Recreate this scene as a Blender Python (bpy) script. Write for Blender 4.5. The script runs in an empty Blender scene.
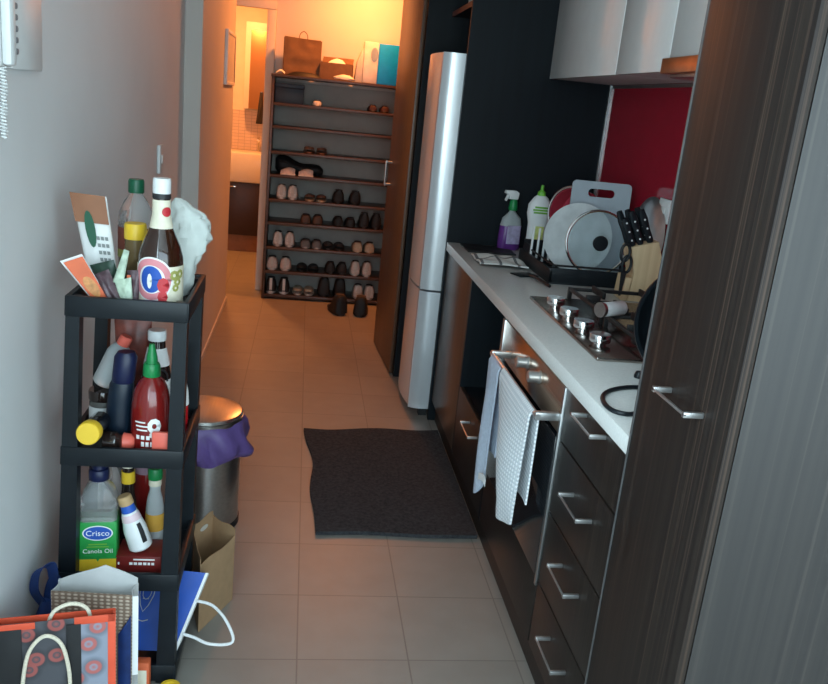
import bpy, bmesh, math, random
from mathutils import Vector, Matrix, Euler, noise
PI = math.pi
random.seed(7)
sc = bpy.context.scene
COL = sc.collection

# ------------------------------------------------------------------ helpers
class MB:
    """collects shapes into one mesh"""
    def __init__(self):
        self.bm = bmesh.new()
    def face(self, pts, flip=False):
        vs = [self.bm.verts.new(p) for p in (reversed(pts) if flip else pts)]
        return self.bm.faces.new(vs)
    def _merge(self, b, M=None):
        if M is not None:
            bmesh.ops.transform(b, matrix=M, verts=b.verts[:])
        mp = {v: self.bm.verts.new(v.co) for v in b.verts}
        for f in b.faces:
            try:
                nf = self.bm.faces.new([mp[v] for v in f.verts])
            except ValueError:
                pass
        b.free()
    def box(self, x0, x1, y0, y1, z0, z1, bev=0.0, seg=2, M=None):
        b = bmesh.new()
        bmesh.ops.create_cube(b, size=1)
        for v in b.verts:
            v.co = Vector(((x0+x1)/2+v.co.x*(x1-x0), (y0+y1)/2+v.co.y*(y1-y0), (z0+z1)/2+v.co.z*(z1-z0)))
        if bev > 0:
            bev = min(bev, .45*min(abs(x1-x0), abs(y1-y0), abs(z1-z0)))
            bmesh.ops.bevel(b, geom=b.edges[:], offset=bev, segments=seg, affect='EDGES', profile=.5)
        self._merge(b, M)
        return self
    def loft(self, rings, caps=True, closed=False):
        R = [[self.bm.verts.new(p) for p in r] for r in rings]
        n = len(R[0])
        m = len(R)
        for i in range(m if closed else m-1):
            a, b = R[i], R[(i+1) % m]
            for k in range(n):
                try:
                    self.bm.faces.new((a[k], a[(k+1) % n], b[(k+1) % n], b[k]))
                except ValueError:
                    pass
        if caps and not closed:
            self.bm.faces.new(list(reversed(R[0])))
            self.bm.faces.new(R[-1])
        return self
    def lathe(self, prof, seg=28, M=None, caps=True, sx=1.0, sy=1.0):
        rings = []
        for r, z in prof:
            r = max(r, 1e-5)
            rings.append([Vector((sx*r*math.cos(2*PI*k/seg), sy*r*math.sin(2*PI*k/seg), z)) for k in range(seg)])
        if M is not None:
            rings = [[M @ p for p in r] for r in rings]
        return self.loft(rings, caps)
    def tube(self, pts, r, seg=8, closed=False):
        pts = [Vector(p) for p in pts]
        n = len(pts)
        rr = r if isinstance(r, (list, tuple)) else [r]*n
        rings = []
        up = None
        for i, p in enumerate(pts):
            if closed:
                t = pts[(i+1) % n]-pts[i-1]
            else:
                t = pts[min(i+1, n-1)]-pts[max(i-1, 0)]
            t.normalize()
            if up is None:
                up = Vector((0, 0, 1)) if abs(t.z) < .9 else Vector((1, 0, 0))
            s = t.cross(up)
            if s.length < 1e-6:
                s = t.orthogonal()
            s.normalize()
            up = s.cross(t).normalized()
            rings.append([p+rr[i]*(math.cos(2*PI*k/seg)*s+math.sin(2*PI*k/seg)*up) for k in range(seg)])
        return self.loft(rings, True, closed)
    def prism(self, poly, d, M=None, bev=0.0):
        """poly in XZ, extruded along +Y by d"""
        b = bmesh.new()
        lo = [b.verts.new((x, 0, z)) for x, z in poly]
        hi = [b.verts.new((x, d, z)) for x, z in poly]
        n = len(poly)
        b.faces.new(lo)
        b.faces.new(list(reversed(hi)))
        for k in range(n):
            b.faces.new((lo[k], hi[k], hi[(k+1) % n], lo[(k+1) % n]))
        if bev:
            bmesh.ops.bevel(b, geom=b.edges[:], offset=bev, segments=2, affect='EDGES', profile=.5)
        bmesh.ops.recalc_face_normals(b, faces=b.faces[:])
        self._merge(b, M)
        return self
    def sheet(self, fn, nu, nv, th):
        """a cloth or paper sheet of real thickness; fn(u,v) -> point"""
        P = [[Vector(fn(i/nu, j/nv)) for j in range(nv+1)] for i in range(nu+1)]
        N = [[None]*(nv+1) for _ in range(nu+1)]
        for i in range(nu+1):
            for j in range(nv+1):
                du = P[min(i+1, nu)][j]-P[max(i-1, 0)][j]
                dv = P[i][min(j+1, nv)]-P[i][max(j-1, 0)]
                nn = du.cross(dv)
                N[i][j] = nn.normalized() if nn.length > 1e-9 else Vector((0, 0, 1))
        A = [[self.bm.verts.new(P[i][j]+N[i][j]*th/2) for j in range(nv+1)] for i in range(nu+1)]
        B = [[self.bm.verts.new(P[i][j]-N[i][j]*th/2) for j in range(nv+1)] for i in range(nu+1)]
        q = self.bm.faces.new
        for i in range(nu):
            for j in range(nv):
                q((A[i][j], A[i+1][j], A[i+1][j+1], A[i][j+1]))
                q((B[i][j], B[i][j+1], B[i+1][j+1], B[i+1][j]))
        for i in range(nu):
            q((A[i][0], B[i][0], B[i+1][0], A[i+1][0]))
            q((A[i][nv], A[i+1][nv], B[i+1][nv], B[i][nv]))
        for j in range(nv):
            q((A[0][j], A[0][j+1], B[0][j+1], B[0][j]))
            q((A[nu][j], B[nu][j], B[nu][j+1], A[nu][j+1]))
        return self
    def shift(self, v):
        for a in self.bm.verts:
            a.co += Vector(v)
        return self
    def warp(self, fn):
        for a in self.bm.verts:
            a.co = Vector(fn(a.co))
        return self
    def crumple(self, amp, freq, seed=0):
        for a in self.bm.verts:
            a.co += amp*noise.noise_vector(a.co*freq+Vector((seed, seed*2.3, 0)))
        return self

def link(name, mb, m, parent=None, smooth=35, weld=True):
    me = bpy.data.meshes.new(name)
    if weld:
        bmesh.ops.remove_doubles(mb.bm, verts=mb.bm.verts[:], dist=2e-5)
    bmesh.ops.recalc_face_normals(mb.bm, faces=mb.bm.faces[:])
    mb.bm.to_mesh(me)
    mb.bm.free()
    if smooth:
        me.polygons.foreach_set('use_smooth', [True]*len(me.polygons))
        me.set_sharp_from_angle(angle=math.radians(smooth))
    me.materials.append(m)
    o = bpy.data.objects.new(name, me)
    COL.objects.link(o)
    if parent is not None:
        o.parent = parent
    return o

def tag(o, label, cat, group=None):
    o['label'] = label
    o['category'] = cat
    if group:
        o['group'] = group
    return o

def thing(name, label, cat, loc=(0, 0, 0), rz=0.0, group=None):
    o = bpy.data.objects.new(name, None)
    o.empty_display_size = .05
    COL.objects.link(o)
    o.location = loc
    o.rotation_euler = (0, 0, rz)
    return tag(o, label, cat, group)

def part(name, mb, m, parent, world=False, smooth=35, label=None):
    """world=True: the shape was laid out in room coordinates"""
    if world:
        r = parent
        while r.parent:
            r = r.parent
        mb.shift(-Vector(r.location))
    o = link(name, mb, m, parent, smooth)
    if label:
        o['label'] = label
    return o

def solo(name, mb, m, label, cat, loc=(0, 0, 0), world=False, group=None, rz=0, smooth=35):
    if world:
        mb.shift(-Vector(loc))
    o = link(name, mb, m, None, smooth)
    o.location = loc
    o.rotation_euler = (0, 0, rz)
    return tag(o, label, cat, group)

def struct(name, mb, m, parent=None, smooth=30):
    o = link(name, mb, m, parent, smooth)
    if parent is None:
        o['kind'] = 'structure'
    return o

def BX(*a, **k):
    return MB().box(*a, **k)

# ------------------------------------------------------------------ materials
def principled(name):
    m = bpy.data.materials.new(name)
    m.use_nodes = True
    nt = m.node_tree
    return m, nt, nt.nodes['Principled BSDF']

def node(nt, kind, **kw):
    n = nt.nodes.new(kind)
    for k, v in kw.items():
        setattr(n, k, v)
    return n

def mat(name, c, rough=.5, metal=0.0, var=.12, scale=18.0, bump=0.0, spec=.5, trans=0.0, ior=1.45, coat=0.0, alpha=1.0, vec=(1, 1, 1)):
    """plain colour with slight procedural mottling"""
    m, nt, b = principled(name)
    tc = node(nt, 'ShaderNodeTexCoord')
    mp = node(nt, 'ShaderNodeMapping')
    mp.inputs['Scale'].default_value = vec
    nz = node(nt, 'ShaderNodeTexNoise')
    nz.inputs['Scale'].default_value = scale
    nz.inputs['Detail'].default_value = 4
    nt.links.new(tc.outputs['Object'], mp.inputs[0])
    nt.links.new(mp.outputs[0], nz.inputs['Vector'])
    rp = node(nt, 'ShaderNodeValToRGB')
    rp.color_ramp.elements[0].position = .3
    rp.color_ramp.elements[1].position = .7
    rp.color_ramp.elements[0].color = (*[max(0, x*(1-var)) for x in c], 1)
    rp.color_ramp.elements[1].color = (*[min(1, x*(1+var)) for x in c], 1)
    nt.links.new(nz.outputs['Fac'], rp.inputs[0])
    nt.links.new(rp.outputs[0], b.inputs['Base Color'])
    b.inputs['Roughness'].default_value = rough
    b.inputs['Metallic'].default_value = metal
    b.inputs['Specular IOR Level'].default_value = spec
    b.inputs['Transmission Weight'].default_value = trans
    b.inputs['IOR'].default_value = ior
    b.inputs['Coat Weight'].default_value = coat
    b.inputs['Alpha'].default_value = alpha
    if bump:
        bp = node(nt, 'ShaderNodeBump')
        bp.inputs['Strength'].default_value = bump
        bp.inputs['Distance'].default_value = .004
        nt.links.new(nz.outputs['Fac'], bp.inputs['Height'])
        nt.links.new(bp.outputs[0], b.inputs['Normal'])
    return m

def wood(name, dark, mid, streak, rough=.35, axis='Z', fine=70.0, coat=0.0, spec=.5):
    m, nt, b = principled(name)
    tc = node(nt, 'ShaderNodeTexCoord')
    def streaks(s, lo):
        mp = node(nt, 'ShaderNodeMapping')
        v = [s, s, s]
        v['XYZ'.index(axis)] = lo
        mp.inputs['Scale'].default_value = v
        nz = node(nt, 'ShaderNodeTexNoise')
        nz.inputs['Scale'].default_value = 1.0
        nz.inputs['Detail'].default_value = 3
        nt.links.new(tc.outputs['Object'], mp.inputs[0])
        nt.links.new(mp.outputs[0], nz.inputs['Vector'])
        return nz
    n1, n2 = streaks(fine, .9), streaks(fine*1.25, .35)
    r1 = node(nt, 'ShaderNodeValToRGB')
    r1.color_ramp.elements[0].position = .35
    r1.color_ramp.elements[1].position = .65
    r1.color_ramp.elements[0].color = (*dark, 1)
    r1.color_ramp.elements[1].color = (*mid, 1)
    nt.links.new(n1.outputs['Fac'], r1.inputs[0])
    r2 = node(nt, 'ShaderNodeValToRGB')
    r2.color_ramp.elements[0].position = .58
    r2.color_ramp.elements[1].position = .72
    r2.color_ramp.elements[0].color = (0, 0, 0, 1)
    r2.color_ramp.elements[1].color = (.8, .8, .8, 1)
    nt.links.new(n2.outputs['Fac'], r2.inputs[0])
    mx = node(nt, 'ShaderNodeMix', data_type='RGBA')
    nt.links.new(r2.outputs[0], mx.inputs['Factor'])
    nt.links.new(r1.outputs[0], mx.inputs[6])
    mx.inputs[7].default_value = (*streak, 1)
    nt.links.new(mx.outputs[2], b.inputs['Base Color'])
    b.inputs['Roughness'].default_value = rough
    b.inputs['Coat Weight'].default_value = coat
    b.inputs['Specular IOR Level'].default_value = spec
    return m

def glass(name, c, rough=.05, ior=1.45):
    return mat(name, c, rough=rough, trans=.92, ior=ior, var=.03)

def tiles_mat(name, tile, grout, size, ox, oy, gw, rough=.4, axes=(0, 1), sizey=None):
    m, nt, b = principled(name)
    tc = node(nt, 'ShaderNodeTexCoord')
    sp = node(nt, 'ShaderNodeSeparateXYZ')
    nt.links.new(tc.outputs['Object'], sp.inputs[0])
    def mth(op, a, bb=None):
        n = node(nt, 'ShaderNodeMath', operation=op)
        for i, v in enumerate((a, bb)):
            if v is None:
                continue
            if isinstance(v, (int, float)):
                n.inputs[i].default_value = v
            else:
                nt.links.new(v, n.inputs[i])
        return n.outputs[0]
    masks, cells = [], []
    for ax, off, sz in ((axes[0], ox, size), (axes[1], oy, sizey or size)):
        t = mth('DIVIDE', mth('SUBTRACT', sp.outputs[ax], off), sz)
        fr = mth('FRACT', mth('ADD', t, .5))
        d = mth('ABSOLUTE', mth('SUBTRACT', fr, .5))
        masks.append(mth('LESS_THAN', d, gw/sz/2))
        cells.append(mth('FLOOR', t))
    g = mth('MAXIMUM', *masks)
    cb = node(nt, 'ShaderNodeCombineXYZ')
    nt.links.new(cells[0], cb.inputs[0])
    nt.links.new(cells[1], cb.inputs[1])
    wn = node(nt, 'ShaderNodeTexWhiteNoise')
    nt.links.new(cb.outputs[0], wn.inputs['Vector'])
    nz = node(nt, 'ShaderNodeTexNoise')
    nz.inputs['Scale'].default_value = 9
    nz.inputs['Detail'].default_value = 5
    nt.links.new(tc.outputs['Object'], nz.inputs['Vector'])
    v = mth('ADD', mth('MULTIPLY', wn.outputs['Value'], .10), mth('MULTIPLY', nz.outputs['Fac'], .25))
    v = mth('ADD', v, .82)
    vm = node(nt, 'ShaderNodeVectorMath', operation='SCALE')
    vm.inputs[0].default_value = tile
    nt.links.new(v, vm.inputs['Scale'])
    mx = node(nt, 'ShaderNodeMix', data_type='RGBA')
    nt.links.new(g, mx.inputs['Factor'])
    nt.links.new(vm.outputs[0], mx.inputs[6])
    mx.inputs[7].default_value = (*grout, 1)
    nt.links.new(mx.outputs[2], b.inputs['Base Color'])
    b.inputs['Roughness'].default_value = rough
    bp = node(nt, 'ShaderNodeBump')
    bp.inputs['Strength'].default_value = .4
    bp.inputs['Distance'].default_value = .002
    inv = mth('SUBTRACT', 1.0, g)
    nt.links.new(inv, bp.inputs['Height'])
    nt.links.new(bp.outputs[0], b.inputs['Normal'])
    return m

def emit_mat(name, c, s):
    m, nt, b = principled(name)
    b.inputs['Base Color'].default_value = (*c, 1)
    b.inputs['Emission Color'].default_value = (*c, 1)
    b.inputs['Emission Strength'].default_value = s
    return m

def weave_mat(name, a, c, sx, sz, rough=.8, axes=('X', 'Z'), bump=.6):
    m, nt, b = principled(name)
    tc = node(nt, 'ShaderNodeTexCoord')
    outs = []
    for ax, s in zip(axes, (sx, sz)):
        w = node(nt, 'ShaderNodeTexWave', wave_type='BANDS', bands_direction=ax, wave_profile='SIN')
        w.inputs['Scale'].default_value = s
        w.inputs['Distortion'].default_value = .6
        w.inputs['Detail'].default_value = 1
        nt.links.new(tc.outputs['Object'], w.inputs['Vector'])
        outs.append(w.outputs['Fac'])
    mu = node(nt, 'ShaderNodeMath', operation='MULTIPLY')
    nt.links.new(outs[0], mu.inputs[0])
    nt.links.new(outs[1], mu.inputs[1])
    rp = node(nt, 'ShaderNodeValToRGB')
    rp.color_ramp.elements[0].color = (*a, 1)
    rp.color_ramp.elements[1].color = (*c, 1)
    rp.color_ramp.elements[0].position = .05
    rp.color_ramp.elements[1].position = .6
    nt.links.new(mu.outputs[0], rp.inputs[0])
    nt.links.new(rp.outputs[0], b.inputs['Base Color'])
    b.inputs['Roughness'].default_value = rough
    bp = node(nt, 'ShaderNodeBump')
    bp.inputs['Strength'].default_value = bump
    bp.inputs['Distance'].default_value = .004
    nt.links.new(mu.outputs[0], bp.inputs['Height'])
    nt.links.new(bp.outputs[0], b.inputs['Normal'])
    return m

def floral_mat(name, base, spot, scale=22.0):
    """printed rosettes on paper"""
    m, nt, b = principled(name)
    tc = node(nt, 'ShaderNodeTexCoord')
    vo = node(nt, 'ShaderNodeTexVoronoi', feature='F1')
    vo.inputs['Scale'].default_value = scale
    vo.inputs['Randomness'].default_value = .7
    vo.voronoi_dimensions = '2D'
    sx_ = node(nt, 'ShaderNodeSeparateXYZ')
    cx_ = node(nt, 'ShaderNodeCombineXYZ')
    nt.links.new(tc.outputs['Object'], sx_.inputs[0])
    nt.links.new(sx_.outputs[0], cx_.inputs[0])
    nt.links.new(sx_.outputs[2], cx_.inputs[1])
    nt.links.new(cx_.outputs[0], vo.inputs['Vector'])
    rp = node(nt, 'ShaderNodeValToRGB')
    e = rp.color_ramp.elements
    e[0].position, e[0].color = 0.0, (*spot, 1)
    e[1].position, e[1].color = .5, (*base, 1)
    for p, c in ((.12, base), (.17, spot), (.26, spot), (.31, [x*.6 for x in base])):
        k = e.new(p)
        k.color = (*c, 1)
    nt.links.new(vo.outputs['Distance'], rp.inputs[0])
    nt.links.new(rp.outputs[0], b.inputs['Base Color'])
    b.inputs['Roughness'].default_value = .45
    return m

M = {}
M['wall'] = mat('painted_plaster', (.74, .75, .75), .6, var=.03, scale=3, bump=.02)
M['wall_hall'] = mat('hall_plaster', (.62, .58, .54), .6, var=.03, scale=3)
M['ceiling'] = mat('ceiling_paint', (.75, .75, .73), .8, var=.02)
M['floor'] = tiles_mat('floor_tiles', (.25, .228, .20), (.168, .152, .133), .312, .0585, 1.983, .0042, .42)
M['ebony'] = wood('dark_streaked_veneer', (.018, .013, .011), (.032, .024, .020), (.085, .058, .044), .42, 'Z', 55, spec=.42)
M['ebony_end'] = wood('dark_streaked_veneer_sheen', (.015, .0125, .012), (.021, .0175, .016), (.042, .034, .029), .48, 'Z', 75, spec=.6)  # pantry veneer greyed: window sheen put into colour and specular
M['ebony_door'] = wood('dark_streaked_veneer_matte', (.014, .010, .009), (.022, .016, .013), (.068, .043, .031), .5, 'Z', 110, spec=.2)
M['ebonyb'] = wood('dark_streaked_veneer_drawers', (.012, .009, .008), (.021, .016, .013), (.055, .036, .027), .4, 'Z', 110, spec=.3)
M['walnut'] = wood('brown_veneer', (.06, .03, .016), (.10, .05, .028), (.16, .09, .05), .38, 'Z', 60)
M['black_panel'] = mat('black_blue_laminate', (.005, .008, .011), .5, spec=.22, var=.2, scale=40, vec=(1, 1, .05))
M['carcass'] = mat('carcass_black', (.012, .012, .013), .6)
M['white_gloss'] = mat('white_gloss_door', (.80, .80, .78), .18, var=.02, coat=.3)
M['stone'] = mat('white_stone', (.70, .69, .66), .22, var=.05, scale=160)
M['red'] = mat('red_glass_splashback', (.38, .009, .026), .12, var=.04, coat=.3)
M['steel'] = mat('brushed_steel', (.55, .54, .52), .28, metal=1, var=.08, scale=120, vec=(1, .05, 1))
M['chrome'] = mat('chrome', (.75, .75, .75), .15, metal=1, var=.03)
M['alu'] = mat('aluminium_trim', (.45, .46, .46), .35, metal=1, var=.05)
M['handle'] = mat('satin_handle_metal', (.52, .51, .50), .36, metal=.9, var=.05)
M['fridge'] = mat('silver_fridge_paint', (.66, .69, .71), .24, metal=.35, var=.03, scale=4)
M['fridge_side'] = mat('pale_fridge_side', (.55, .57, .60), .35, var=.03)
M['black_glass'] = mat('black_glass', (.006, .007, .009), .06, var=.1, coat=.5)
M['black_plastic'] = mat('black_plastic', (.007, .010, .013), .42, var=.15, spec=.35)
M['black_matte'] = mat('black_matte', (.010, .010, .011), .6, var=.2)
M['iron'] = mat('cast_iron', (.014, .013, .013), .5, var=.3, scale=60, bump=.2)
M['mat_pile'] = mat('charcoal_pile', (.042, .042, .045), .95, var=.35, scale=90, bump=.9, spec=.1)
M['white_plastic'] = mat('white_plastic', (.78, .79, .78), .35, var=.03)
M['grey_plastic'] = mat('grey_plastic', (.40, .45, .49), .4, var=.05)
M['towel'] = weave_mat('waffle_towel', (.62, .65, .68), (.86, .87, .88), 26, 26, .95, ('Y', 'Z'), .5)
M['towel_plain'] = mat('pale_blue_towel', (.50, .56, .66), .95, var=.08, scale=90, bump=.4, spec=.1)
M['cloth'] = None
M['wood_pale'] = wood('pale_beech', (.60, .42, .24), (.70, .52, .31), (.50, .33, .18), .5, 'Z', 40)
M['rack_wood'] = wood('rack_brown_board', (.055, .028, .016), (.085, .045, .026), (.12, .07, .04), .4, 'X', 40)
M['rack_back'] = mat('rack_back_board', (.40, .36, .33), .7, var=.04)
M['kraft'] = mat('kraft_paper', (.36, .22, .115), .8, var=.08, scale=30, bump=.15)
M['kraft_shaded'] = mat('shaded_carrier_paper', (.17, .095, .045), .8, var=.12, scale=20, bump=.15)  # brown kraft darkened: shade of the unlit bag front is in the colour
M['kraft_dark'] = mat('dark_kraft_paper', (.16, .09, .05), .85, var=.1, scale=30)  # darker brown card
M['purple'] = mat('purple_bag_film', (.13, .08, .25), .45, var=.15, scale=25, bump=.4)
M['beer_glass'] = mat('brown_bottle_glass', (.030, .010, .005), .08, var=.1, coat=.6)
M['cream'] = mat('cream_label', (.78, .72, .56), .5, var=.06, scale=60)
M['blue'] = mat('print_blue', (.02, .09, .42), .5)
M['navy'] = mat('navy_plastic', (.006, .010, .045), .4, var=.2)
M['navy_cloth'] = mat('navy_fabric', (.008, .030, .13), .6, var=.25, scale=30, bump=.3)
M['royal'] = mat('royal_blue_paper', (.008, .075, .42), .35, var=.06)
M['redprint'] = mat('print_red', (.55, .03, .04), .45)
M['pinkprint'] = mat('print_pink', (.70, .25, .28), .45)
M['ink'] = mat('print_black', (.02, .02, .022), .5)
M['white'] = mat('print_white', (.82, .82, .80), .5, var=.02)
M['yellow'] = mat('yellow_plastic', (.78, .50, .03), .4, var=.04)
M['green'] = mat('green_plastic', (.01, .22, .06), .35, var=.05)
M['dkgreen'] = mat('dark_green_cap', (.006, .085, .04), .35, var=.05)
M['lime'] = mat('lime_print', (.16, .42, .05), .5)
M['leaf'] = mat('label_green', (.02, .30, .06), .42, var=.05)
M['pet'] = mat('clear_plastic', (.80, .82, .82), .08, trans=.85, ior=1.2, var=.02)
M['pet_milky'] = mat('milky_plastic', (.62, .66, .66), .3, trans=.45, ior=1.2, var=.05)
M['oil_liquid'] = mat('pale_oil', (.55, .56, .46), .1, trans=.7, ior=1.2, var=.03)
M['amber'] = mat('amber_sauce', (.30, .15, .03), .2, trans=.3, var=.1)
M['brownlabel'] = mat('brown_label', (.20, .05, .03), .5)
M['chili'] = mat('chili_sauce', (.19, .010, .009), .18, var=.1, coat=.5)
M['ketchup'] = mat('red_bottle', (.50, .01, .015), .25, var=.05)
M['darkglass'] = mat('dark_sauce_glass', (.020, .012, .010), .1, coat=.5)
M['orange'] = mat('orange_print', (.72, .14, .05), .5, var=.1)
M['salmon'] = mat('salmon_plastic', (.72, .13, .09), .4, var=.05)
M['pouchbrown'] = mat('pouch_brown', (.28, .11, .05), .4, var=.08)
M['foil_dark'] = mat('dark_wrapper', (.02, .045, .03), .3, var=.5, scale=40)
M['foil_purple'] = mat('purple_wrapper', (.10, .06, .07), .3, var=.5, scale=50)
M['wrapgreen'] = mat('pale_green_wrapper', (.45, .55, .42), .35, var=.25, scale=50)
M['bagfilm'] = mat('white_bag_film', (.66, .70, .66), .35, trans=.15, ior=1.1, var=.08, scale=25, bump=.3)
M['tan'] = mat('tan_cap', (.50, .33, .16), .5)
M['maroon'] = mat('maroon_card', (.17, .016, .014), .4, var=.1)
M['lilac'] = mat('lilac_plastic', (.30, .20, .25), .3, var=.1)
M['weave'] = weave_mat('basket_print', (.20, .14, .10), (.50, .41, .32), 22, 34, .6, ('X', 'Z'), .3)
M['greypaper'] = mat('grey_white_paper', (.56, .56, .55), .6, var=.05)
M['floral'] = floral_mat('floral_print', (.075, .075, .085), (.34, .09, .08), 17)
M['floral_pale'] = floral_mat('floral_print_pale', (.26, .28, .34), (.45, .13, .12), 17)
M['gift_red'] = mat('gift_bag_red', (.70, .09, .04), .5, var=.08)
M['rope'] = mat('cream_cord', (.72, .64, .50), .8, var=.1, scale=200, bump=.5)
M['ropewhite'] = mat('white_cord', (.76, .76, .74), .8, var=.06, scale=200, bump=.4)
M['cyan'] = mat('cyan_print', (.0, .30, 1.0), .4, var=.1)
M['lidglass'] = mat('lid_glass', (.80, .86, .88), .05, trans=.92, ior=1.15, var=.02)
M['redpot'] = mat('red_enamel', (.50, .05, .08), .25, var=.05)
M['bath_tile'] = tiles_mat('bathroom_mosaic', (.62, .50, .42), (.40, .33, .28), .06, 0, 0, .004, .3, (0, 2), .03)
M['bath_wall'] = mat('bathroom_paint', (.72, .66, .56), .6, var=.03)
M['vanity'] = mat('dark_vanity', (.030, .014, .010), .4, var=.15)
M['mirror'] = mat('mirror', (.60, .50, .42), .05, metal=1, var=.02)
M['lamp'] = emit_mat('lamp_diffuser', (1, .55, .2), 6)
M['pane'] = mat('window_glass', (.9, .95, .95), .02, trans=1.0, ior=1.05, var=.01)
for k, c in dict(sh_white=(.66, .62, .58), sh_pink=(.62, .50, .44), sh_black=(.012, .011, .011), sh_brown=(.11, .05, .028), sh_grey=(.16, .14, .13), sh_tan=(.50, .38, .26),
                 sh_sole=(.55, .50, .45), sh_dark=(.035, .025, .022), sh_red=(.05, .015, .012), sh_lining=(.05, .04, .04)).items():
    M[k] = mat(k.replace('sh_', 'shoe_'), c, .6, var=.12, scale=60, bump=.1)

def check_cloth():
    m, nt, b = principled('checked_dishcloth')
    tc = node(nt, 'ShaderNodeTexCoord')
    br = node(nt, 'ShaderNodeTexBrick')
    br.offset = 0
    br.inputs['Scale'].default_value = 1
    br.inputs['Color1'].default_value = (.66, .65, .61, 1)
    br.inputs['Color2'].default_value = (.62, .61, .58, 1)
    br.inputs['Mortar'].default_value = (.14, .14, .14, 1)
    br.inputs['Mortar Size'].default_value = .006
    br.inputs['Brick Width'].default_value = .075
    br.inputs['Row Height'].default_value = .30
    nt.links.new(tc.outputs['Object'], br.inputs['Vector'])
    nt.links.new(br.outputs['Color'], b.inputs['Base Color'])
    b.inputs['Roughness'].default_value = .9
    return m
M['cloth'] = check_cloth()

def text_mb(s, size, depth=.0006, center=True):
    """letters as a mesh lying in XZ, facing -Y"""
    cu = bpy.data.curves.new('lettering', 'FONT')
    cu.body = s
    cu.size = size
    cu.extrude = depth/2
    cu.resolution_u = 3
    if center:
        cu.align_x = 'CENTER'
        cu.align_y = 'CENTER'
    o = bpy.data.objects.new('lettering', cu)
    COL.objects.link(o)
    dg = bpy.context.evaluated_depsgraph_get()
    me = bpy.data.meshes.new_from_object(o.evaluated_get(dg))
    mb = MB()
    mb.bm.from_mesh(me)
    bpy.data.objects.remove(o)
    bpy.data.curves.remove(cu)
    bpy.data.meshes.remove(me)
    mb.warp(lambda p: (p.x, -p.z, p.y))
    return mb

# ------------------------------------------------------------------ the setting
struct('floor', BX(-2.2, 3.4, -1.2, 9.0, -.05, 0), M['floor'])
struct('ceiling', BX(-2.2, 3.4, -1.2, 9.0, 2.5, 2.56), M['ceiling'])
w = MB()
w.box(-.72, -.60, .62, 4.28, 0, 2.5)
w.box(-.72, -.60, -1.2, -.95, 0, 2.5)
w.box(-.72, -.60, -.95, .62, 0, .85)
w.box(-.72, -.60, -.95, .62, 2.3, 2.5)
struct('wall_left', w, M['wall'])
w = MB()
for y in (-.95, -.19, .57):
    w.box(-.70, -.64, y, y+.05, .85, 2.3)
w.box(-.70, -.64, -.90, .57, .85, .90)
w.box(-.70, -.64, -.90, .57, 2.25, 2.3)
wf2 = struct('window_side_added', w, M['white_plastic'])  # added window, out of view; brightens the white wall cabinets
part('window_pane', BX(-.675, -.67, -.90, .57, .90, 2.25), M['pane'], wf2)
struct('wall_hall', BX(-.72, -.52, 4.28, 6.05, 0, 2.5), M['wall_hall'])
struct('baseboard_hall', BX(-.52, -.512, 4.28, 6.05, 0, .03), M['wall_hall'])
struct('wall_right', BX(1.37, 1.47, 1.1, 6.6, 0, 2.5), M['wall_hall'])
struct('wall_living', BX(1.47, 3.4, 1.1, 1.2, 0, 2.5), M['wall'])
struct('wall_living_right', BX(3.3, 3.4, -1.1, 1.1, 0, 2.5), M['wall'])
w = MB()
w.box(-.27, 1.37, 6.5, 6.6, 0, 2.5)
w.box(-1.15, -.27, 6.5, 6.6, 2.08, 2.5)
w.box(-2.1, -1.15, 6.5, 6.6, 0, 2.5)
struct('wall_back', w, M['wall_hall'])
w = MB()
w.box(-.335, -.272, 6.462, 6.499, 0, 2.06, .004)
w.box(-1.15, -.272, 6.46, 6.498, 2.061, 2.12, .004)
w.box(-.30, -.271, 6.501, 6.6, 0, 2.078)
struct('trim_1', w, mat('door_trim_paint', (.70, .64, .57), .45, var=.03))
struct('wall_lobby', BX(-2.1, -2.0, 6.05, 9, 0, 2.5), M['wall_hall'])
struct('wall_lobby_near', BX(-2.1, -.72, 6.0, 6.05, 0, 2.5), M['wall_hall'])
struct('wall_bathroom_back', BX(-2.1, .6, 8.42, 8.5, 0, 2.5), M['bath_wall'])
struct('wall_bathroom_right', BX(.4, .5, 6.6, 8.5, 0, 2.5), M['bath_wall'])
# window wall behind the camera
w = MB()
w.box(-.72, -.55, -1.2, -1.1, 0, 2.5)
w.box(2.9, 3.4, -1.2, -1.1, 0, 2.5)
w.box(-.55, 2.9, -1.2, -1.1, 2.35, 2.5)
w.box(-.55, 2.9, -1.2, -1.1, 0, .12)
struct('wall_window', w, M['wall'])
w = MB()
for x in (-.55, 1.15, 2.85):
    w.box(x, x+.05, -1.19, -1.12, .12, 2.35)
w.box(-.55, 2.9, -1.19, -1.12, .12, .17)
w.box(-.55, 2.9, -1.19, -1.12, 2.30, 2.35)
wf = struct('window_1', w, M['white_plastic'])
part('window_pane', BX(-.50, 2.85, -1.16, -1.155, .17, 2.30), M['pane'], wf)
struct('trim_2', BX(.715, .735, 1.495, 3.85, 0, .10), M['ebonyb'])          # kickboard
struct('wall_splashback', BX(1.362, 1.37, 1.495, 3.845, .90, 1.68), M['red'])
sb = MB()
sb.box(1.352, 1.362, 3.835, 3.846, .90, 1.675)
sb.box(1.357, 1.362, 1.50, 3.835, 1.662, 1.675)
struct('trim_3', sb, M['alu'])

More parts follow.
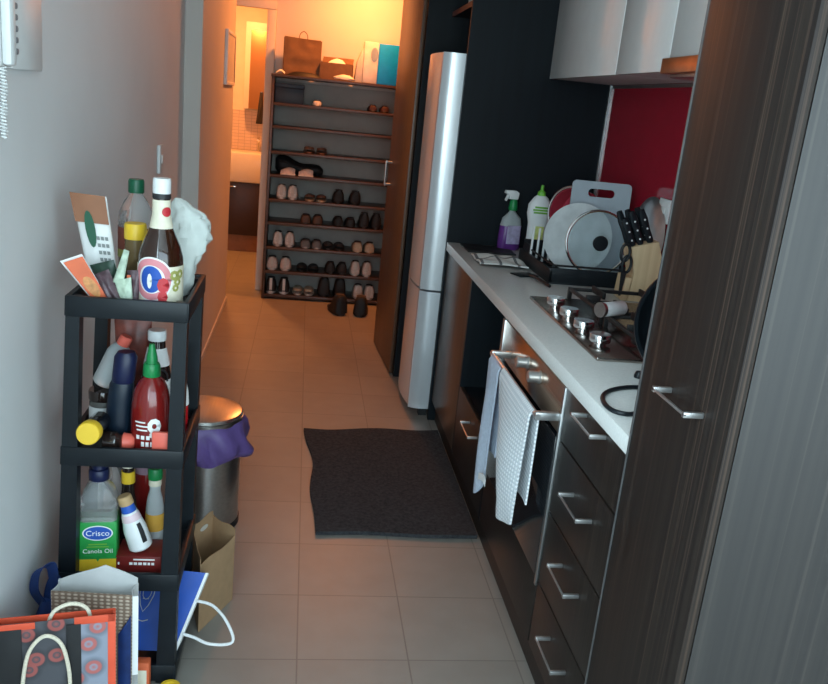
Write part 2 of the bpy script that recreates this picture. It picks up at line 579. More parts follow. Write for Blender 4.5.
# ------------------------------------------------------------------ kitchen units
FX = .69                      # front plane of the base units
def u_handle(parent, y0, y1, z, x=FX, r=.04, h=.010):
    mb = MB()
    mb.box(x-r, x-r+.005, y0, y1, z-.0022, z+.0022, .001)
    for a, b in ((y0, y0+.008), (y1-.008, y1)):
        mb.box(x-r, x, a, b, z-h/2, z+h/2, .001)
    return part('handle', mb, M['handle'], parent, True)

dc = thing('drawer_cabinet', 'dark wood base cabinet of four drawers between oven and tall pantry', 'cabinet', (FX, 1.5, 0))
part('carcass', BX(FX+.02, 1.35, 1.497, 1.925, .10, .858), M['carcass'], dc, True)
zs = [(.715, .853), (.513, .709), (.303, .507), (.105, .297)]
for (z0, z1), hz in zip(zs, (.842, .636, .442, .232)):
    d = part('drawer', BX(FX, FX+.018, 1.499, 1.923, z0, z1, .0015), M['ebonyb'], dc, True)
    u_handle(d, 1.63, 1.77, hz)

# oven
ov = thing('oven', 'built-in black glass oven with steel control panel under the gas hob', 'oven', (FX, 1.93, 0))
part('body', BX(FX+.02, 1.30, 1.932, 2.628, .10, .858), M['carcass'], ov, True)
part('control_panel', BX(FX-.004, FX+.02, 1.944, 2.60, .725, .852, .002), mat('brushed_control_panel', (.66, .52, .42), .2, metal=1, var=.06, scale=120, vec=(1, .05, 1)), ov, True)  # warm hall reflection tinted into the steel colour
part('side_trim', MB().box(FX-.008, FX+.02, 2.60, 2.628, .28, .852, .002), M['alu'], ov, True)
part('side_trim', MB().box(FX-.004, FX+.02, 1.931, 1.944, .28, .852, .001), M['alu'], ov, True)
od = part('oven_door', BX(FX-.006, FX+.02, 1.944, 2.60, .305, .712, .003), M['black_glass'], ov, True)
for y in (2.285, 2.15):
    k = MB().lathe([(.019, 0), (.020, .004), (.0165, .008), (.0165, .034), (.014, .037), (0, .037)], 24)
    k.warp(lambda p: (FX-.004-p.z, y+p.x, .806+p.y))
    part('knob', k, M['handle'], ov, True)
hb = MB()
hb.tube([(.628, 1.94, .765), (.628, 2.50, .765)], .008, 12)
for y in (1.952, 2.488):
    hb.box(.622, FX, y-.009, y+.009, .755, .777, .003)
part('handle', hb, M['handle'], od, True)
part('base_drawer', BX(FX, FX+.02, 1.932, 2.628, .105, .298, .0015), M['ebonyb'], ov, True)

# open niche unit with a drawer
nc = thing('niche_cabinet', 'dark base cabinet with an open niche above one drawer, left of the oven', 'cabinet', (FX, 2.64, 0))
c = MB()
c.box(FX, 1.35, 2.631, 2.647, .10, .858)
c.box(FX, 1.35, 3.222, 3.238, .10, .858)
c.box(1.30, 1.35, 2.647, 3.222, .10, .858)
c.box(FX+.02, 1.30, 2.647, 3.222, .385, .40)
c.box(FX+.02, 1.30, 2.647, 3.222, .10, .115)
part('carcass', c, M['black_panel'], nc, True)
d = part('drawer', BX(FX, FX+.018, 2.648, 3.221, .105, .40, .0015), M['ebonyb'], nc, True)
u_handle(d, 2.80, 2.96, .345)
ec = thing('end_cabinet', 'brown wood base cabinet with one door beside the fridge panel', 'cabinet', (FX, 3.25, 0))
part('carcass', BX(FX+.02, 1.35, 3.241, 3.845, .10, .858), M['carcass'], ec, True)
part('door', BX(FX, FX+.018, 3.243, 3.842, .105, .853, .0015), wood('warm_brown_veneer', (.045, .026, .017), (.07, .04, .026), (.12, .07, .045), .33, 'Z', 60), ec, True)
solo('worktop', BX(.68, 1.362, 1.497, 3.846, .86, .90, .003), M['stone'], 'long white stone worktop running along the kitchen wall', 'countertop', (.68, 1.5, .86), True)

# pantry
pn = thing('pantry_cabinet', 'tall dark streaked-wood pantry cupboard filling the near end of the kitchen run', 'cabinet', (.68, 1.15, 0))
part('carcass', BX(.702, 1.36, 1.147, 1.488, 0, 2.45), M['ebony_end'], pn, True)
pd = part('door', BX(.68, .698, 1.143, 1.488, .10, 2.44, .001), M['ebony_door'], pn, True)
u_handle(pd, 1.225, 1.36, 1.052, .68, .036)
part('edge_strip', BX(.678, .70, 1.4885, 1.4925, .02, 2.44), mat('dull_edge_band', (.18, .18, .18), .35, metal=.6), pn, True)

# wall units
for y0, y1, lab in ((2.995, 3.845, 'white gloss wall cabinet against the black end panel'), (2.545, 2.990, 'white gloss wall cabinet in the middle of the row of three'),
                    (1.497, 2.540, 'white gloss wall cabinet nearest the tall pantry')):
    t = thing('wall_cabinet', lab, 'cabinet', (1.065, y0, 1.675), group='white wall cabinets over the worktop')
    part('carcass', BX(1.086, 1.361, y0+.002, y1-.002, 1.677, 2.45), mat('cabinet_white_board', (.50, .50, .49), .5, var=.02), t, True)
    part('door', BX(1.065, 1.084, y0+.0015, y1-.0015, 1.675, 2.45, .0015), M['white_gloss'], t, True)
rh = thing('range_hood', 'steel slide-out range hood coloured with an orange reflection under the wall cabinets', 'range hood', (1.03, 2.05, 1.655))
part('body', BX(1.066, 1.34, 1.96, 2.52, 1.655, 1.674, .003), M['steel'], rh, True)
part('front_panel', BX(1.034, 1.0635, 1.95, 2.52, 1.664, 1.708, .003), mat('orange_reflection_steel', (.60, .28, .12), .3, metal=.8), rh, True)  # orange reflection put into the steel colour

# fridge bay
solo('fridge_side_panel', BX(.68, 1.37, 3.848, 3.872, 0, 2.48), M['black_panel'], 'tall black panel between the worktop and the fridge', 'panel', (.68, 3.86, 0), True)
fr = thing('fridge', 'tall silver fridge freezer with a bowed front beside the black panel', 'refrigerator', (.60, 4.18, 0))
def bowed(x0, z0, z1, bow=.045):
    y0, y1, xb = 3.882, 4.40, .70
    ring = [(xb, y0)]
    n = 14
    ring += [(x0+.075, y0), (x0+.04, y0+.006), (x0+.016, y0+.022)]
    for k in range(n+1):
        u = k/n
        y = y0+.045+u*(y1-y0-.065)
        ring.append((x0+bow*(1-math.sin(PI*(.12+.76*u)))*.8, y))
    ring += [(x0+.03, y1), (xb, y1)]
    return MB().loft([[Vector((x, y, z)) for x, y in ring] for z in (z0, z0+.004, z1-.004, z1)])
part('body', BX(.702, 1.34, 3.884, 4.40, .02, 1.735, .004), M['fridge_side'], fr, True)
part('fridge_door', bowed(.565, .655, 1.745), M['fridge'], fr, True)
part('freezer_door', bowed(.565, .045, .645), M['fridge'], fr, True)
for i in range(2):
    for y in (3.93, 4.35):
        pass
ft = MB()
for x in (.66, 1.28):
    for y in (3.93, 4.35):
        ft.box(x-.02, x+.02, y-.02, y+.02, 0, .045 if x < .7 else .02)
part('feet', ft, M['black_matte'], fr, True)
bs = thing('bridging_shelf', 'dark shelf board bridging the gap high over the fridge', 'shelf', (.70, 3.9, 1.95))
part('shelf_board', BX(.70, 1.36, 3.873, 4.498, 1.955, 1.975), M['black_panel'], bs, True)
part('front_strip', BX(.694, .70, 3.873, 4.498, 1.953, 1.977), mat('lit_edge_strip', (.10, .035, .025), .4), bs, True)  # warm light on the board's front edge, put into its colour
jar = MB().lathe([(0, 0), (.03, 0), (.034, .01), (.034, .06), (.026, .075), (.026, .09), (0, .09)], 20)
solo('glass_jar', jar, M['pet_milky'], 'small pale jar on the shelf high over the fridge', 'jar', (.78, 4.36, 1.976))

# tall hall cupboard, its door a little ajar
tc_ = thing('hall_cupboard', 'tall dark cupboard beyond the fridge with a brown door facing the hall', 'cupboard', (.57, 4.5, 0))
part('carcass', BX(.57, 1.36, 4.502, 5.20, 0, 2.48), M['black_panel'], tc_, True)
dm = BX(0, .02, 0, .645, .01, 2.46, .0015)
ang = math.atan2(.042, .63)
Rm = Matrix.Translation((.547, 4.535, 0)) @ Matrix.Rotation(ang, 4, 'Z')
dm.warp(lambda p: Rm @ p)
cd = part('door', dm, M['walnut'], tc_, True)
hm = MB()
hm.tube([(-.03, .54, 1.02), (-.034, .54, 1.03), (-.034, .54, 1.16), (-.03, .54, 1.17)], .006, 10)
for z in (1.03, 1.16):
    hm.tube([(-.032, .54, z), (.001, .54, z)], .008, 10)
hm.warp(lambda p: Rm @ p)
part('handle', hm, M['handle'], cd, True)

# ------------------------------------------------------------------ hob and pans
hob = thing('gas_hob', 'stainless steel gas hob with a row of four knobs let into the worktop', 'stove', (1.03, 2.37, .90))
part('hob_plate', BX(.79, 1.285, 2.02, 2.73, .9005, .912, .004), mat('hob_steel', (.36, .31, .28), .25, metal=1, var=.06), hob, True)
for y in (2.57, 2.425, 2.28, 2.135):
    k = MB().lathe([(.018, 0), (.018, .010), (.029, .013), (.030, .016), (.030, .032), (.028, .035), (0, .035)], 28)
    k.shift((.835, y, .912))
    part('knob', k, M['chrome'], hob, True)
for x, y, r in ((1.01, 2.56, .036), (1.18, 2.56, .045), (1.01, 2.19, .045), (1.18, 2.19, .055)):
    k = MB().lathe([(r+.012, 0), (r+.012, .006), (r, .008), (r, .020), (r-.006, .025), (0, .026)], 24)
    k.shift((x, y, .912))
    part('burner', k, M['iron'], hob, True)
for yc in (2.56, 2.19):
    g = MB()
    z0, z1 = .912, .952
    xa, xb, ya, yb = .93, 1.27, yc-.165, yc+.165
    for y in (ya, yb):
        g.box(xa, xb, y-.005, y+.005, z1-.012, z1, .002)
    for x in (xa, xb):
        g.box(x-.005, x+.005, ya, yb, z1-.012, z1, .002)
    for x in (1.01, 1.18):
        g.box(x-.005, x+.005, ya, ya+.12, z1-.010, z1+.012, .002)
        g.box(x-.005, x+.005, yb-.12, yb, z1-.010, z1+.012, .002)
    for y in (yc,):
        g.box(xa, xa+.05, y-.005, y+.005, z1-.010, z1+.012, .002)
        g.box(xb-.06, xb, y-.005, y+.005, z1-.010, z1+.012, .002)
    for x in (xa, xb):
        for y in (ya, yb):
            g.box(x-.007, x+.007, y-.007, y+.007, z0, z1, .002)
    part('pan_support', g, M['iron'], hob, True)
ct = MB().lathe([(0, 0), (.020, 0), (.022, .003), (.022, .085), (.020, .088), (0, .088)], 24)
ct.warp(lambda p: (p.x, p.z-.044, p.y+.0225))
ctt = thing('steel_canister', 'short shiny steel cylinder lying on the hob behind the knobs', 'canister', (.935, 2.33, .953), math.radians(-62))
part('body', ct, mat('satin_pale_steel', (.74, .74, .73), .35, metal=.25), ctt)
part('end_cap', MB().lathe([(0, 0), (.0225, 0), (.0225, .012), (0, .012)], 24).warp(lambda p: (p.x, -.0565+p.z, p.y+.0225)), M['steel'], ctt)

# black pan standing on its edge by the pantry
bp_ = thing('frying_pan', 'black frying pan standing on edge on the worktop against the pantry', 'pan', (.985, 1.86, .90))
pb = MB().lathe([(0, 0), (.105, 0), (.125, .012), (.142, .048), (.150, .052), (.152, .047), (.146, .043), (.131, .008), (.11, -.006), (0, -.006)], 48)
RP = Matrix.Translation((-.015, .0, .155)) @ Matrix.Rotation(math.radians(-24), 4, 'Z') @ Matrix.Rotation(math.radians(82), 4, 'X')
pb.warp(lambda p: RP @ p)
part('pan_bowl', pb, M['black_plastic'], bp_)
ph = MB().tube([RP @ Vector(q) for q in ((-.0, .148, .045), (.0, .20, .055), (0, .27, .06), (0, .315, .058))], [.010, .011, .013, .011], 10)
part('handle', ph, M['black_matte'], bp_)
cb = [(.85, 1.80, .906), (.80, 1.802, .906), (.745, 1.775, .906), (.706, 1.73, .906), (.690, 1.675, .906), (.695, 1.632, .906), (.72, 1.615, .906), (.76, 1.63, .906), (.82, 1.66, .906), (.92, 1.66, .906)]
def smooth_path(P, n=6, closed=False):
    P = [Vector(p) for p in P]
    out = []
    N = len(P)
    for i in range(N if closed else N-1):
        if closed:
            p0, p1, p2, p3 = P[i-1], P[i], P[(i+1) % N], P[(i+2) % N]
        else:
            p0, p1, p2, p3 = P[max(i-1, 0)], P[i], P[i+1], P[min(i+2, N-1)]
        for k in range(n):
            t = k/n
            out.append(.5*((2*p1)+(-p0+p2)*t+(2*p0-5*p1+4*p2-p3)*t*t+(-p0+3*p1-3*p2+p3)*t**3))
    if not closed:
        out.append(P[-1])
    return out
ck = thing('power_cord', 'thin black cord looping over the worktop edge next to the pantry', 'cord', (.75, 1.7, .90))
part('cable', MB().tube(smooth_path(cb), .0055, 8), M['black_plastic'], ck, True)
pg = MB().lathe([(0, 0), (.012, 0), (.013, .006), (.009, .016), (0, .018)], 14).shift((.86, 1.90, .90))
part('plug', pg, M['black_plastic'], ck, True)

# ------------------------------------------------------------------ dish rack and what stands in it
dr = thing('dish_rack', 'black dish drying rack and drip tray at the back of the worktop', 'dish rack', (1.13, 3.25, .90))
t = MB()
t.box(.94, 1.312, 3.02, 3.50, .9005, .908, .002)
t.box(.94, 1.312, 3.02, 3.032, .905, .962, .003)
t.box(.94, 1.312, 3.488, 3.50, .905, .955, .003)
t.box(.94, .952, 3.02, 3.50, .905, .955, .003)
t.box(1.300, 1.312, 3.02, 3.50, .905, .955, .003)
part('drip_tray', t, M['black_plastic'], dr, True)
t = MB()
for x in [.97+.04*i for i in range(9)]:
    t.tube([(x, 3.46, .92), (x, 3.05, .92)], .003, 6)
for y in (3.10, 3.185, 3.235, 3.33, 3.41):
    t.tube([(.96, y, .916), (1.295, y, .916)], .003, 6)
t.tube([(.955, 3.035, .97), (1.298, 3.035, .97), (1.298, 3.485, .97), (.955, 3.485, .97)], .004, 8, True)
for x, y in ((.955, 3.035), (1.298, 3.035), (1.298, 3.485), (.955, 3.485)):
    t.tube([(x, y, .905), (x, y, .97)], .004, 6)
part('wire_frame', t, M['black_matte'], dr, True)
ch = thing('cutlery_holder', 'cutlery holder with white slats at the left end of the dish rack', 'holder', (.985, 3.42, .90))
for i in range(5):
    s = MB().box(.950+.026*i, .958+.026*i, 3.36, 3.372, .923, 1.075-.012*i, .002)
    part('slat', s, M['white_plastic'], ch, True)
hb2 = MB().box(.948, 1.062, 3.374, 3.47, .9235, .928).box(.948, 1.062, 3.462, 3.47, .924, 1.0).box(.948, .952, 3.374, 3.462, .924, .99).box(1.058, 1.062, 3.374, 3.462, .924, .99)
part('basket', hb2, M['black_plastic'], ch, True)

def disc_thing(center, r, tilt, yaw):
    return Matrix.Translation(center) @ Matrix.Rotation(yaw, 4, 'Z') @ Matrix.Rotation(math.radians(90)+tilt, 4, 'X')
# steel pan lid / plate behind the glass lid, glass lid in front
pl = MB().lathe([(0, 0), (.09, 0), (.125, .010), (.138, .014), (.139, .018), (.125, .016), (.09, .005), (0, .005)], 48)
mm = disc_thing((1.095, 3.225, 1.056), .14, math.radians(-4), math.radians(-4))
pl.warp(lambda p: mm @ p)
solo('steel_plate', pl, mat('pale_steel', (.72, .74, .74), .3, metal=.2), 'round silver plate upright in the dish rack behind the glass lid', 'plate', (1.095, 3.225, .92), True)
gl = thing('saucepan_lid', 'round glass saucepan lid with black knob upright in the dish rack', 'lid', (1.15, 3.13, .92))
mm2 = disc_thing((1.15, 3.135, 1.055), .13, math.radians(-5), math.radians(-3))
g = MB().lathe([(0, .022), (.06, .017), (.105, .006), (.122, 0), (.122, .003), (.105, .009), (.06, .020), (0, .025)], 48)
g.warp(lambda p: mm2 @ p)
part('glass_dome', g, M['lidglass'], gl, True)
g = MB()
g.tube([mm2 @ Vector((.1235*math.cos(a), .1235*math.sin(a), .001)) for a in [2*PI*k/48 for k in range(48)]], .0055, 8, True)
part('rim', g, M['chrome'], gl, True)
g = MB().lathe([(0, .024), (.024, .024), (.028, .030), (.030, .044), (.026, .050), (0, .052)], 24)
g.warp(lambda p: mm2 @ p)
part('knob', g, M['black_plastic'], gl, True)
# chopping board
def rrect(w, h, r, n=6):
    out = []
    for cx, cz, a0 in ((w/2-r, h/2-r, 0), (-w/2+r, h/2-r, 90), (-w/2+r, -h/2+r, 180), (w/2-r, -h/2+r, 270)):
        for k in range(n+1):
            a = math.radians(a0+90*k/n)
            out.append((cx+r*math.cos(a), cz+r*math.sin(a)))
    return out
def board_mb(w, h, th):
    """rounded board with a hand hole near its top edge"""
    mb = MB()
    outer = rrect(w, h, .018)
    hw, hh, hz = .055, .016, h/2-.045
    inner = [(x, z+hz) for x, z in rrect(2*hw, 2*hh, .015)]
    n = len(outer)
    f = {}
    for y in (0, th):
        f[y] = ([mb.bm.verts.new((x, y, z)) for x, z in outer], [mb.bm.verts.new((x, y, z)) for x, z in inner])
    for y in (0, th):
        o, i = f[y]
        for k in range(n):
            mb.bm.faces.new((o[k], o[(k+1) % n], i[(k+1) % n], i[k]))
    for j in (0, 1):
        a, b = f[0][j], f[th][j]
        for k in range(n):
            mb.bm.faces.new((a[k], a[(k+1) % n], b[(k+1) % n], b[k]))
    return mb
bm_ = board_mb(.245, .36, .008)
mb3 = Matrix.Translation((1.185, 3.262, 1.100)) @ Matrix.Rotation(math.radians(-3), 4, 'Z') @ Matrix.Rotation(math.radians(-4), 4, 'X')
bm_.warp(lambda p: mb3 @ p)
solo('chopping_board', bm_, M['grey_plastic'], 'grey plastic chopping board with a hand hole upright in the dish rack', 'chopping board', (1.193, 3.262, .92), True)
# red pot on its side behind board, big steel pan behind that
rp_ = thing('red_pot', 'red pot with a silver rim lying on edge in the rack behind the chopping board', 'pot', (1.12, 3.42, .96))
mr = disc_thing((1.13, 3.40, 1.135), .1, math.radians(-8), math.radians(-48))
g = MB().lathe([(0, 0), (.09, 0), (.098, .01), (.10, .10), (.095, .10), (.092, .012), (0, .008)], 40)
g.shift((0, 0, -.06))
g.warp(lambda p: mr @ p)
part('pot_body', g, M['redpot'], rp_, True)
g = MB().tube([mr @ Vector((.102*math.cos(a), .102*math.sin(a), .042)) for a in [2*PI*k/48 for k in range(48)]], .006, 8, True)
part('rim', g, M['chrome'], rp_, True)
mr2 = Matrix.Translation((1.337, 3.14, 1.082)) @ Matrix.Rotation(math.radians(-86), 4, 'Y')
g = MB().lathe([(0, -.022), (.08, -.021), (.14, -.010), (.166, .006), (.170, .008), (.166, .0095), (.138, -.006), (.08, -.017), (0, -.018)], 56)
g.warp(lambda p: mr2 @ Vector((p.x, p.y, -p.z)))
solo('steel_pan_lid', g, mat('brushed_lid_steel', (.62, .60, .60), .28, metal=.9), 'large shiny steel disc leaning on the red splashback behind the knife block', 'lid', (1.34, 3.14, .91), True)

# knife block
kb = thing('knife_block', 'pale wooden knife block full of black-handled knives near the pantry', 'knife block', (1.235, 2.84, .90))
mk_ = Matrix.Translation((1.225, 2.80, .901)) @ Matrix.Rotation(math.radians(-4), 4, 'Z')
b = MB().prism([(-.055, 0), (.075, 0), (.072, .10), (.028, .222), (-.072, .192), (-.040, .10)], .10, mk_, .003)
part('block', b, M['wood_pale'], kb, True)
b = MB().prism([(-.075, 0), (-.056, 0), (-.046, .085), (-.070, .085)], .10, mk_, .002)
part('foot', b, M['wood_pale'], kb, True)
tilt = Vector((-.44, 0, .90)).normalized()
kn = 0
for i, (dx, dz) in enumerate(((-.058, .1965), (-.030, .2045), (.004, .2145))):
    for j, dy in enumerate((.022, .072)):
        L = .125 if (j == 1 or i > 0) else .105
        base = Vector((dx, dy, dz))
        lab = ('front', 'back')[j]+' knife of the '+('left', 'middle', 'right')[i]+' pair in the pale knife block'
        k = thing('kitchen_knife', lab, 'knife', mk_ @ base, group='black-handled knives in the block')
        s = tilt
        side = Vector((0, 1, 0))
        u = side.cross(s)
        rings = []
        for t_, wd in ((0, .010), (.012, .0135), (.05, .012), (.090, .015), (L, .010)):
            c0 = s*t_
            rings.append([c0+u*(wd*math.cos(a))+side*(.009*math.sin(a)) for a in [2*PI*q/10 for q in range(10)]])
        part('handle', MB().loft(rings), M['black_plastic'], k)
        rv = MB()
        for t_ in (.022, .055, .088):
            rv.lathe([(0, 0), (.0036, 0), (.0036, .001), (0, .0012)], 8, Matrix.Translation(s*t_+side*-.0088) @ Matrix.Rotation(PI/2, 4, 'X'))
        part('rivets', rv, M['white_plastic'], k)
        bl = MB()
        bl.loft([[s*t_+u*a+side*b_ for a, b_ in ((-.009, -.0008), (.009, -.0008), (.009, .0008), (-.009, .0008))] for t_ in (-.012, .002)])
        part('blade', bl, M['chrome'], k)
sx = thing('scissors', 'kitchen scissors with black loops hanging on the side of the knife block', 'scissors', mk_ @ Vector((-.082, .0, .10)))
s = MB()
for o_, zc in ((-.006, .075), (.006, .035)):
    s.tube([(o_+.016*math.cos(a)-.004, -.012, zc+.030*math.sin(a)) for a in [2*PI*q/20 for q in range(20)]], .0055, 8, True)
part('handles', s, M['black_plastic'], sx)
part('blades', MB().prism([(-.014, .006), (.006, .006), (-.002, -.08), (-.010, -.08)], .003, Matrix.Translation((0, -.013, 0))), M['black_matte'], sx)

# bottles by the black panel
sp = thing('spray_bottle', 'spray bottle with purple base, green collar and white trigger by the panel', 'bottle', (.957, 3.775, .9005), math.radians(15))
prof = [(0, 0), (.050, 0), (.056, .006), (.057, .06), (.054, .11), (.046, .145), (.022, .168), (.015, .176), (.015, .19), (0, .19)]
lo = MB().lathe([p for p in prof[:5]]+[(0, .11)], 28, sx=1, sy=.62)
part('lower_body', lo, mat('purple_liquid', (.12, .03, .20), .25, var=.05), sp)
part('upper_body', MB().lathe([(0, .1102), (.0538, .1102), (.046, .145), (.022, .168), (.015, .176), (.015, .19), (0, .19)], 28, sx=1, sy=.62), M['pet_milky'], sp)
part('label', MB().box(-.034, .034, -.0375, -.0352, .03, .115, .001), mat('lilac_label', (.42, .36, .52), .5, var=.3, scale=40), sp)
part('collar', MB().lathe([(0, .181), (.019, .181), (.021, .19), (.018, .22), (.014, .232), (0, .232)], 20), M['green'], sp)
hd = MB().prism([(-.030, .232), (.016, .232), (.020, .262), (.004, .272), (-.046, .272), (-.050, .258), (-.030, .254)], .024, Matrix.Translation((0, -.012, 0)), .003)
hd.prism([(-.028, .254), (-.036, .254), (-.046, .226), (-.040, .222)], .012, Matrix.Translation((0, -.006, 0)))
part('trigger_head', hd, M['white_plastic'], sp)
wb = thing('dish_soap_bottle', 'white squeeze bottle with green cap and green print beside the spray bottle', 'bottle', (1.062, 3.70, .9005))
part('body', MB().lathe([(0, 0), (.045, 0), (.05, .006), (.045, .08), (.046, .14), (.056, .185), (.054, .225), (.032, .258), (.018, .268), (0, .268)], 28, sx=1, sy=.6), M['white_plastic'], wb)
part('cap', MB().lathe([(0, .266), (.019, .266), (.018, .282), (.008, .290), (.007, .312), (0, .314)], 20), mat('light_green_cap', (.16, .48, .05), .4), wb)
lb = MB()
for z, wd in ((.215, .030), (.203, .038), (.191, .034)):
    lb.box(-wd, wd, -.0345, -.031, z-.004, z+.004, .0005)
part('print', lb, M['lime'], wb)
part('label', MB().box(-.024, .024, -.0306, -.026, .04, .13, .001), mat('pale_yellow_label', (.62, .66, .22), .5, var=.3, scale=30), wb)

def rag(u, v):
    x = .725+.20*v
    y = 3.28+.20*u-.02*v
    return (x, y, .9075+.004*math.sin(9*u+3*v)+.004+.020*math.sin(PI*u)**.7*math.sin(PI*v)**.5*(.75+.25*math.sin(6*u+13*v)))
solo('dishcloth', MB().sheet(rag, 16, 16, .006), M['cloth'], 'pale checked dishcloth lying crumpled on the worktop corner', 'dishcloth', (.81, 3.37, .90), True, smooth=60)
def mat2(u, v):
    return (.735+.22*v, 3.60+.20*u, .904+.0015*math.sin(12*u+9*v))
solo('drying_cloth', MB().sheet(mat2, 10, 10, .006), M['black_matte'], 'flat black cloth on the worktop in front of the bottles', 'cloth', (.84, 3.68, .90), True, smooth=60)
su = thing('spatula', 'black spatula lying on the worktop before the dish rack', 'utensil', (.90, 3.05, .90))
part('blade', MB().box(-.045, .045, -.035, .035, .001, .006, .002, M=Matrix.Translation((-.02, .10, 0)) @ Matrix.Rotation(.4, 4, 'Z')), M['black_plastic'], su)
part('handle', MB().tube(smooth_path([(-.005, .065, .008), (.0, .02, .012), (.01, -.06, .012), (.02, -.12, .009)]), .006, 8), M['black_plastic'], su)

so = thing('wall_socket', 'white power socket on the red splashback near the pantry', 'socket', (1.362, 3.04, 1.21))
part('plate', BX(1.352, 1.3618, 2.99, 3.085, 1.165, 1.255, .003), M['white_plastic'], so, True)
part('switch', BX(1.349, 1.352, 3.02, 3.05, 1.20, 1.225, .001), M['white'], so, True)

# ------------------------------------------------------------------ towels on the oven bar
def towel_fn(y_near, y_far, zb, xb, shrink, back, bulge=.03, seed=0.0):
    top = .7755
    L1, L2 = top-zb, top-back
    def fn(u, v):
        s = u*(L1+L2)
        front = s < L1
        if front:
            z = zb+s
            f = 1-s/L1
            x = xb-.0125
        else:
            z = top-(s-L1)
            f = (s-L1)/L2*.7
            x = xb+.0125
        k = min(abs(s-L1)/.02, 1.0)
        x = xb+(x-xb)*k
        g = 1-shrink*min(1, f*1.2)**1.3
        y = y_near+(y_far-y_near)*v*g
        if front:
            x -= bulge*math.sin(PI*min(1, f*.85))*math.sin(PI*min(1, v*1.05)) + .005*f*(1+math.sin(v*7.5+1.2+seed+f))
            z += .035*f*(2*v-1)**2+.012*f*math.sin(v*5+seed)
        else:
            x += .004*f*math.sin(v*8)
        return (x, y, z)
    return fn
tw = thing('tea_towel', 'white waffle tea towel bunched over the oven handle bar', 'towel', (.628, 2.1, .40))
part('cloth_body', MB().sheet(towel_fn(1.972, 2.325, .405, .628, .56, .50, .030), 44, 34, .005), M['towel'], tw, True, smooth=80)
tw2 = thing('hand_towel', 'plain pale blue towel strip hanging left of the waffle towel on the oven', 'towel', (.628, 2.4, .33))
part('cloth_body', MB().sheet(towel_fn(2.345, 2.475, .335, .628, .25, .47, .012, 2.0), 36, 14, .005), M['towel_plain'], tw2, True, smooth=80)
part('loop', MB().sheet(lambda u, v: (.596+.010*u, 2.345-.055*math.sin(PI*u*.5), .395+.012*math.sin(PI*u)+.022*v), 10, 3, .003), M['white'], tw2, True)

# ------------------------------------------------------------------ floor mat
def matf(u, v):
    xl = .065+.062*u+.014*math.sin(u*5.5)-.006*math.sin(u*13)
    xr = .705
    x = xl+(xr-xl)*v
    yn, yf = 2.665+.012*v+.008*math.sin(v*6), 3.625+.06*v-.012*math.sin(v*9)
    y = yf+(yn-yf)*u
    z = .0085+.004*max(0, noise.noise(Vector((x*6, y*5, 0))))
    return (x, y, z)
solo('floor_mat', MB().sheet(matf, 46, 34, .014), M['mat_pile'], 'charcoal pile mat on the tiles in front of the base cabinets', 'mat', (.4, 3.15, 0), True, smooth=80)

# ------------------------------------------------------------------ tiered trolley shelf by the left wall
def lean(p):
    k = .042-.030*(p[0]-X0)/(X1-X0)      # the old shelf stands slightly splayed to the wall
    return (p[0]+k*(p[2]-1.0), p[1], p[2])
X0, X1, Y0, Y1 = -.511, -.2455, 1.885, 2.205
ts = thing('tier_shelf', 'narrow black plastic shelf of four tiers along the left wall, full of groceries', 'shelf', (-.42, 2.04, 0))
TIER = (1.02, .655, .32, .055)
for xa in (X0, X1):
    for ya in (Y0, Y1-.036):
        top = 1.015
        p = MB()
        rings = []
        for z in (0, .25, .5, .75, top):
            w = .042-.012*z
            a, b = (xa, xa+w) if xa == X0 else (xa-w, xa)
            rings.append([Vector(q) for q in ((a, ya, z), (b, ya, z), (b, ya+.036, z), (a, ya+.036, z))])
        p.loft(rings)
        p.warp(lean)
        part('post', p, M['black_plastic'], ts, True, smooth=30)
for zt in TIER:
    t = MB()
    h = .048
    t.box(X0, X1, Y0-.003, Y0+.010, zt-h, zt, .003)
    t.box(X0, X1, Y1-.010, Y1+.003, zt-h, zt, .003)
    t.box(X0-.003, X0+.010, Y0, Y1, zt-h, zt, .003)
    t.box(X1-.010, X1+.003, Y0, Y1, zt-h, zt, .003)
    t.box(X0+.004, X1-.004, Y0+.004, Y1-.004, zt-h+.008, zt-.030, .001)
    t.warp(lean)
    part('tray', t, M['black_plastic'], ts, True)
Z1, Z2, Z3, Z4 = [z-.0298 for z in TIER]

def patch(R, a0, a1, z0, z1, n=18, th=.0006, rfun=None):
    """label wrapped on a round body; angle 0 faces -Y"""
    mb = MB()
    def fn(u, v):
        a = a0+(a1-a0)*u
        z = z0+(z1-z0)*v
        r = (rfun(z) if rfun else R)+.0009
        return (r*math.sin(a), -r*math.cos(a), z)
    return mb.sheet(fn, n, 8, th)
def disc_patch(R, ac, zc, ro, ri=0.0, lift=.0016, n=36, rings=4, sx=1.0, a_from=0, a_to=2*PI):
    """flat print wrapped on a round body"""
    mb = MB()
    def fn(u, v):
        a = a_from+(a_to-a_from)*u
        rr = ri+(ro-ri)*v
        s = sx*rr*math.cos(a)
        z = zc+rr*math.sin(a)
        an = ac+s/R
        return ((R+lift)*math.sin(an), -(R+lift)*math.cos(an), z)
    return mb.sheet(fn, n, rings, .0004)

def wrap_text(s, size, R, ac, zc, lift=.002):
    mb = text_mb(s, size, .0004)
    mb.warp(lambda p: ((R+lift-p.y)*math.sin(ac+p.x/R), -(R+lift-p.y)*math.cos(ac+p.x/R), zc+p.z))
    return mb

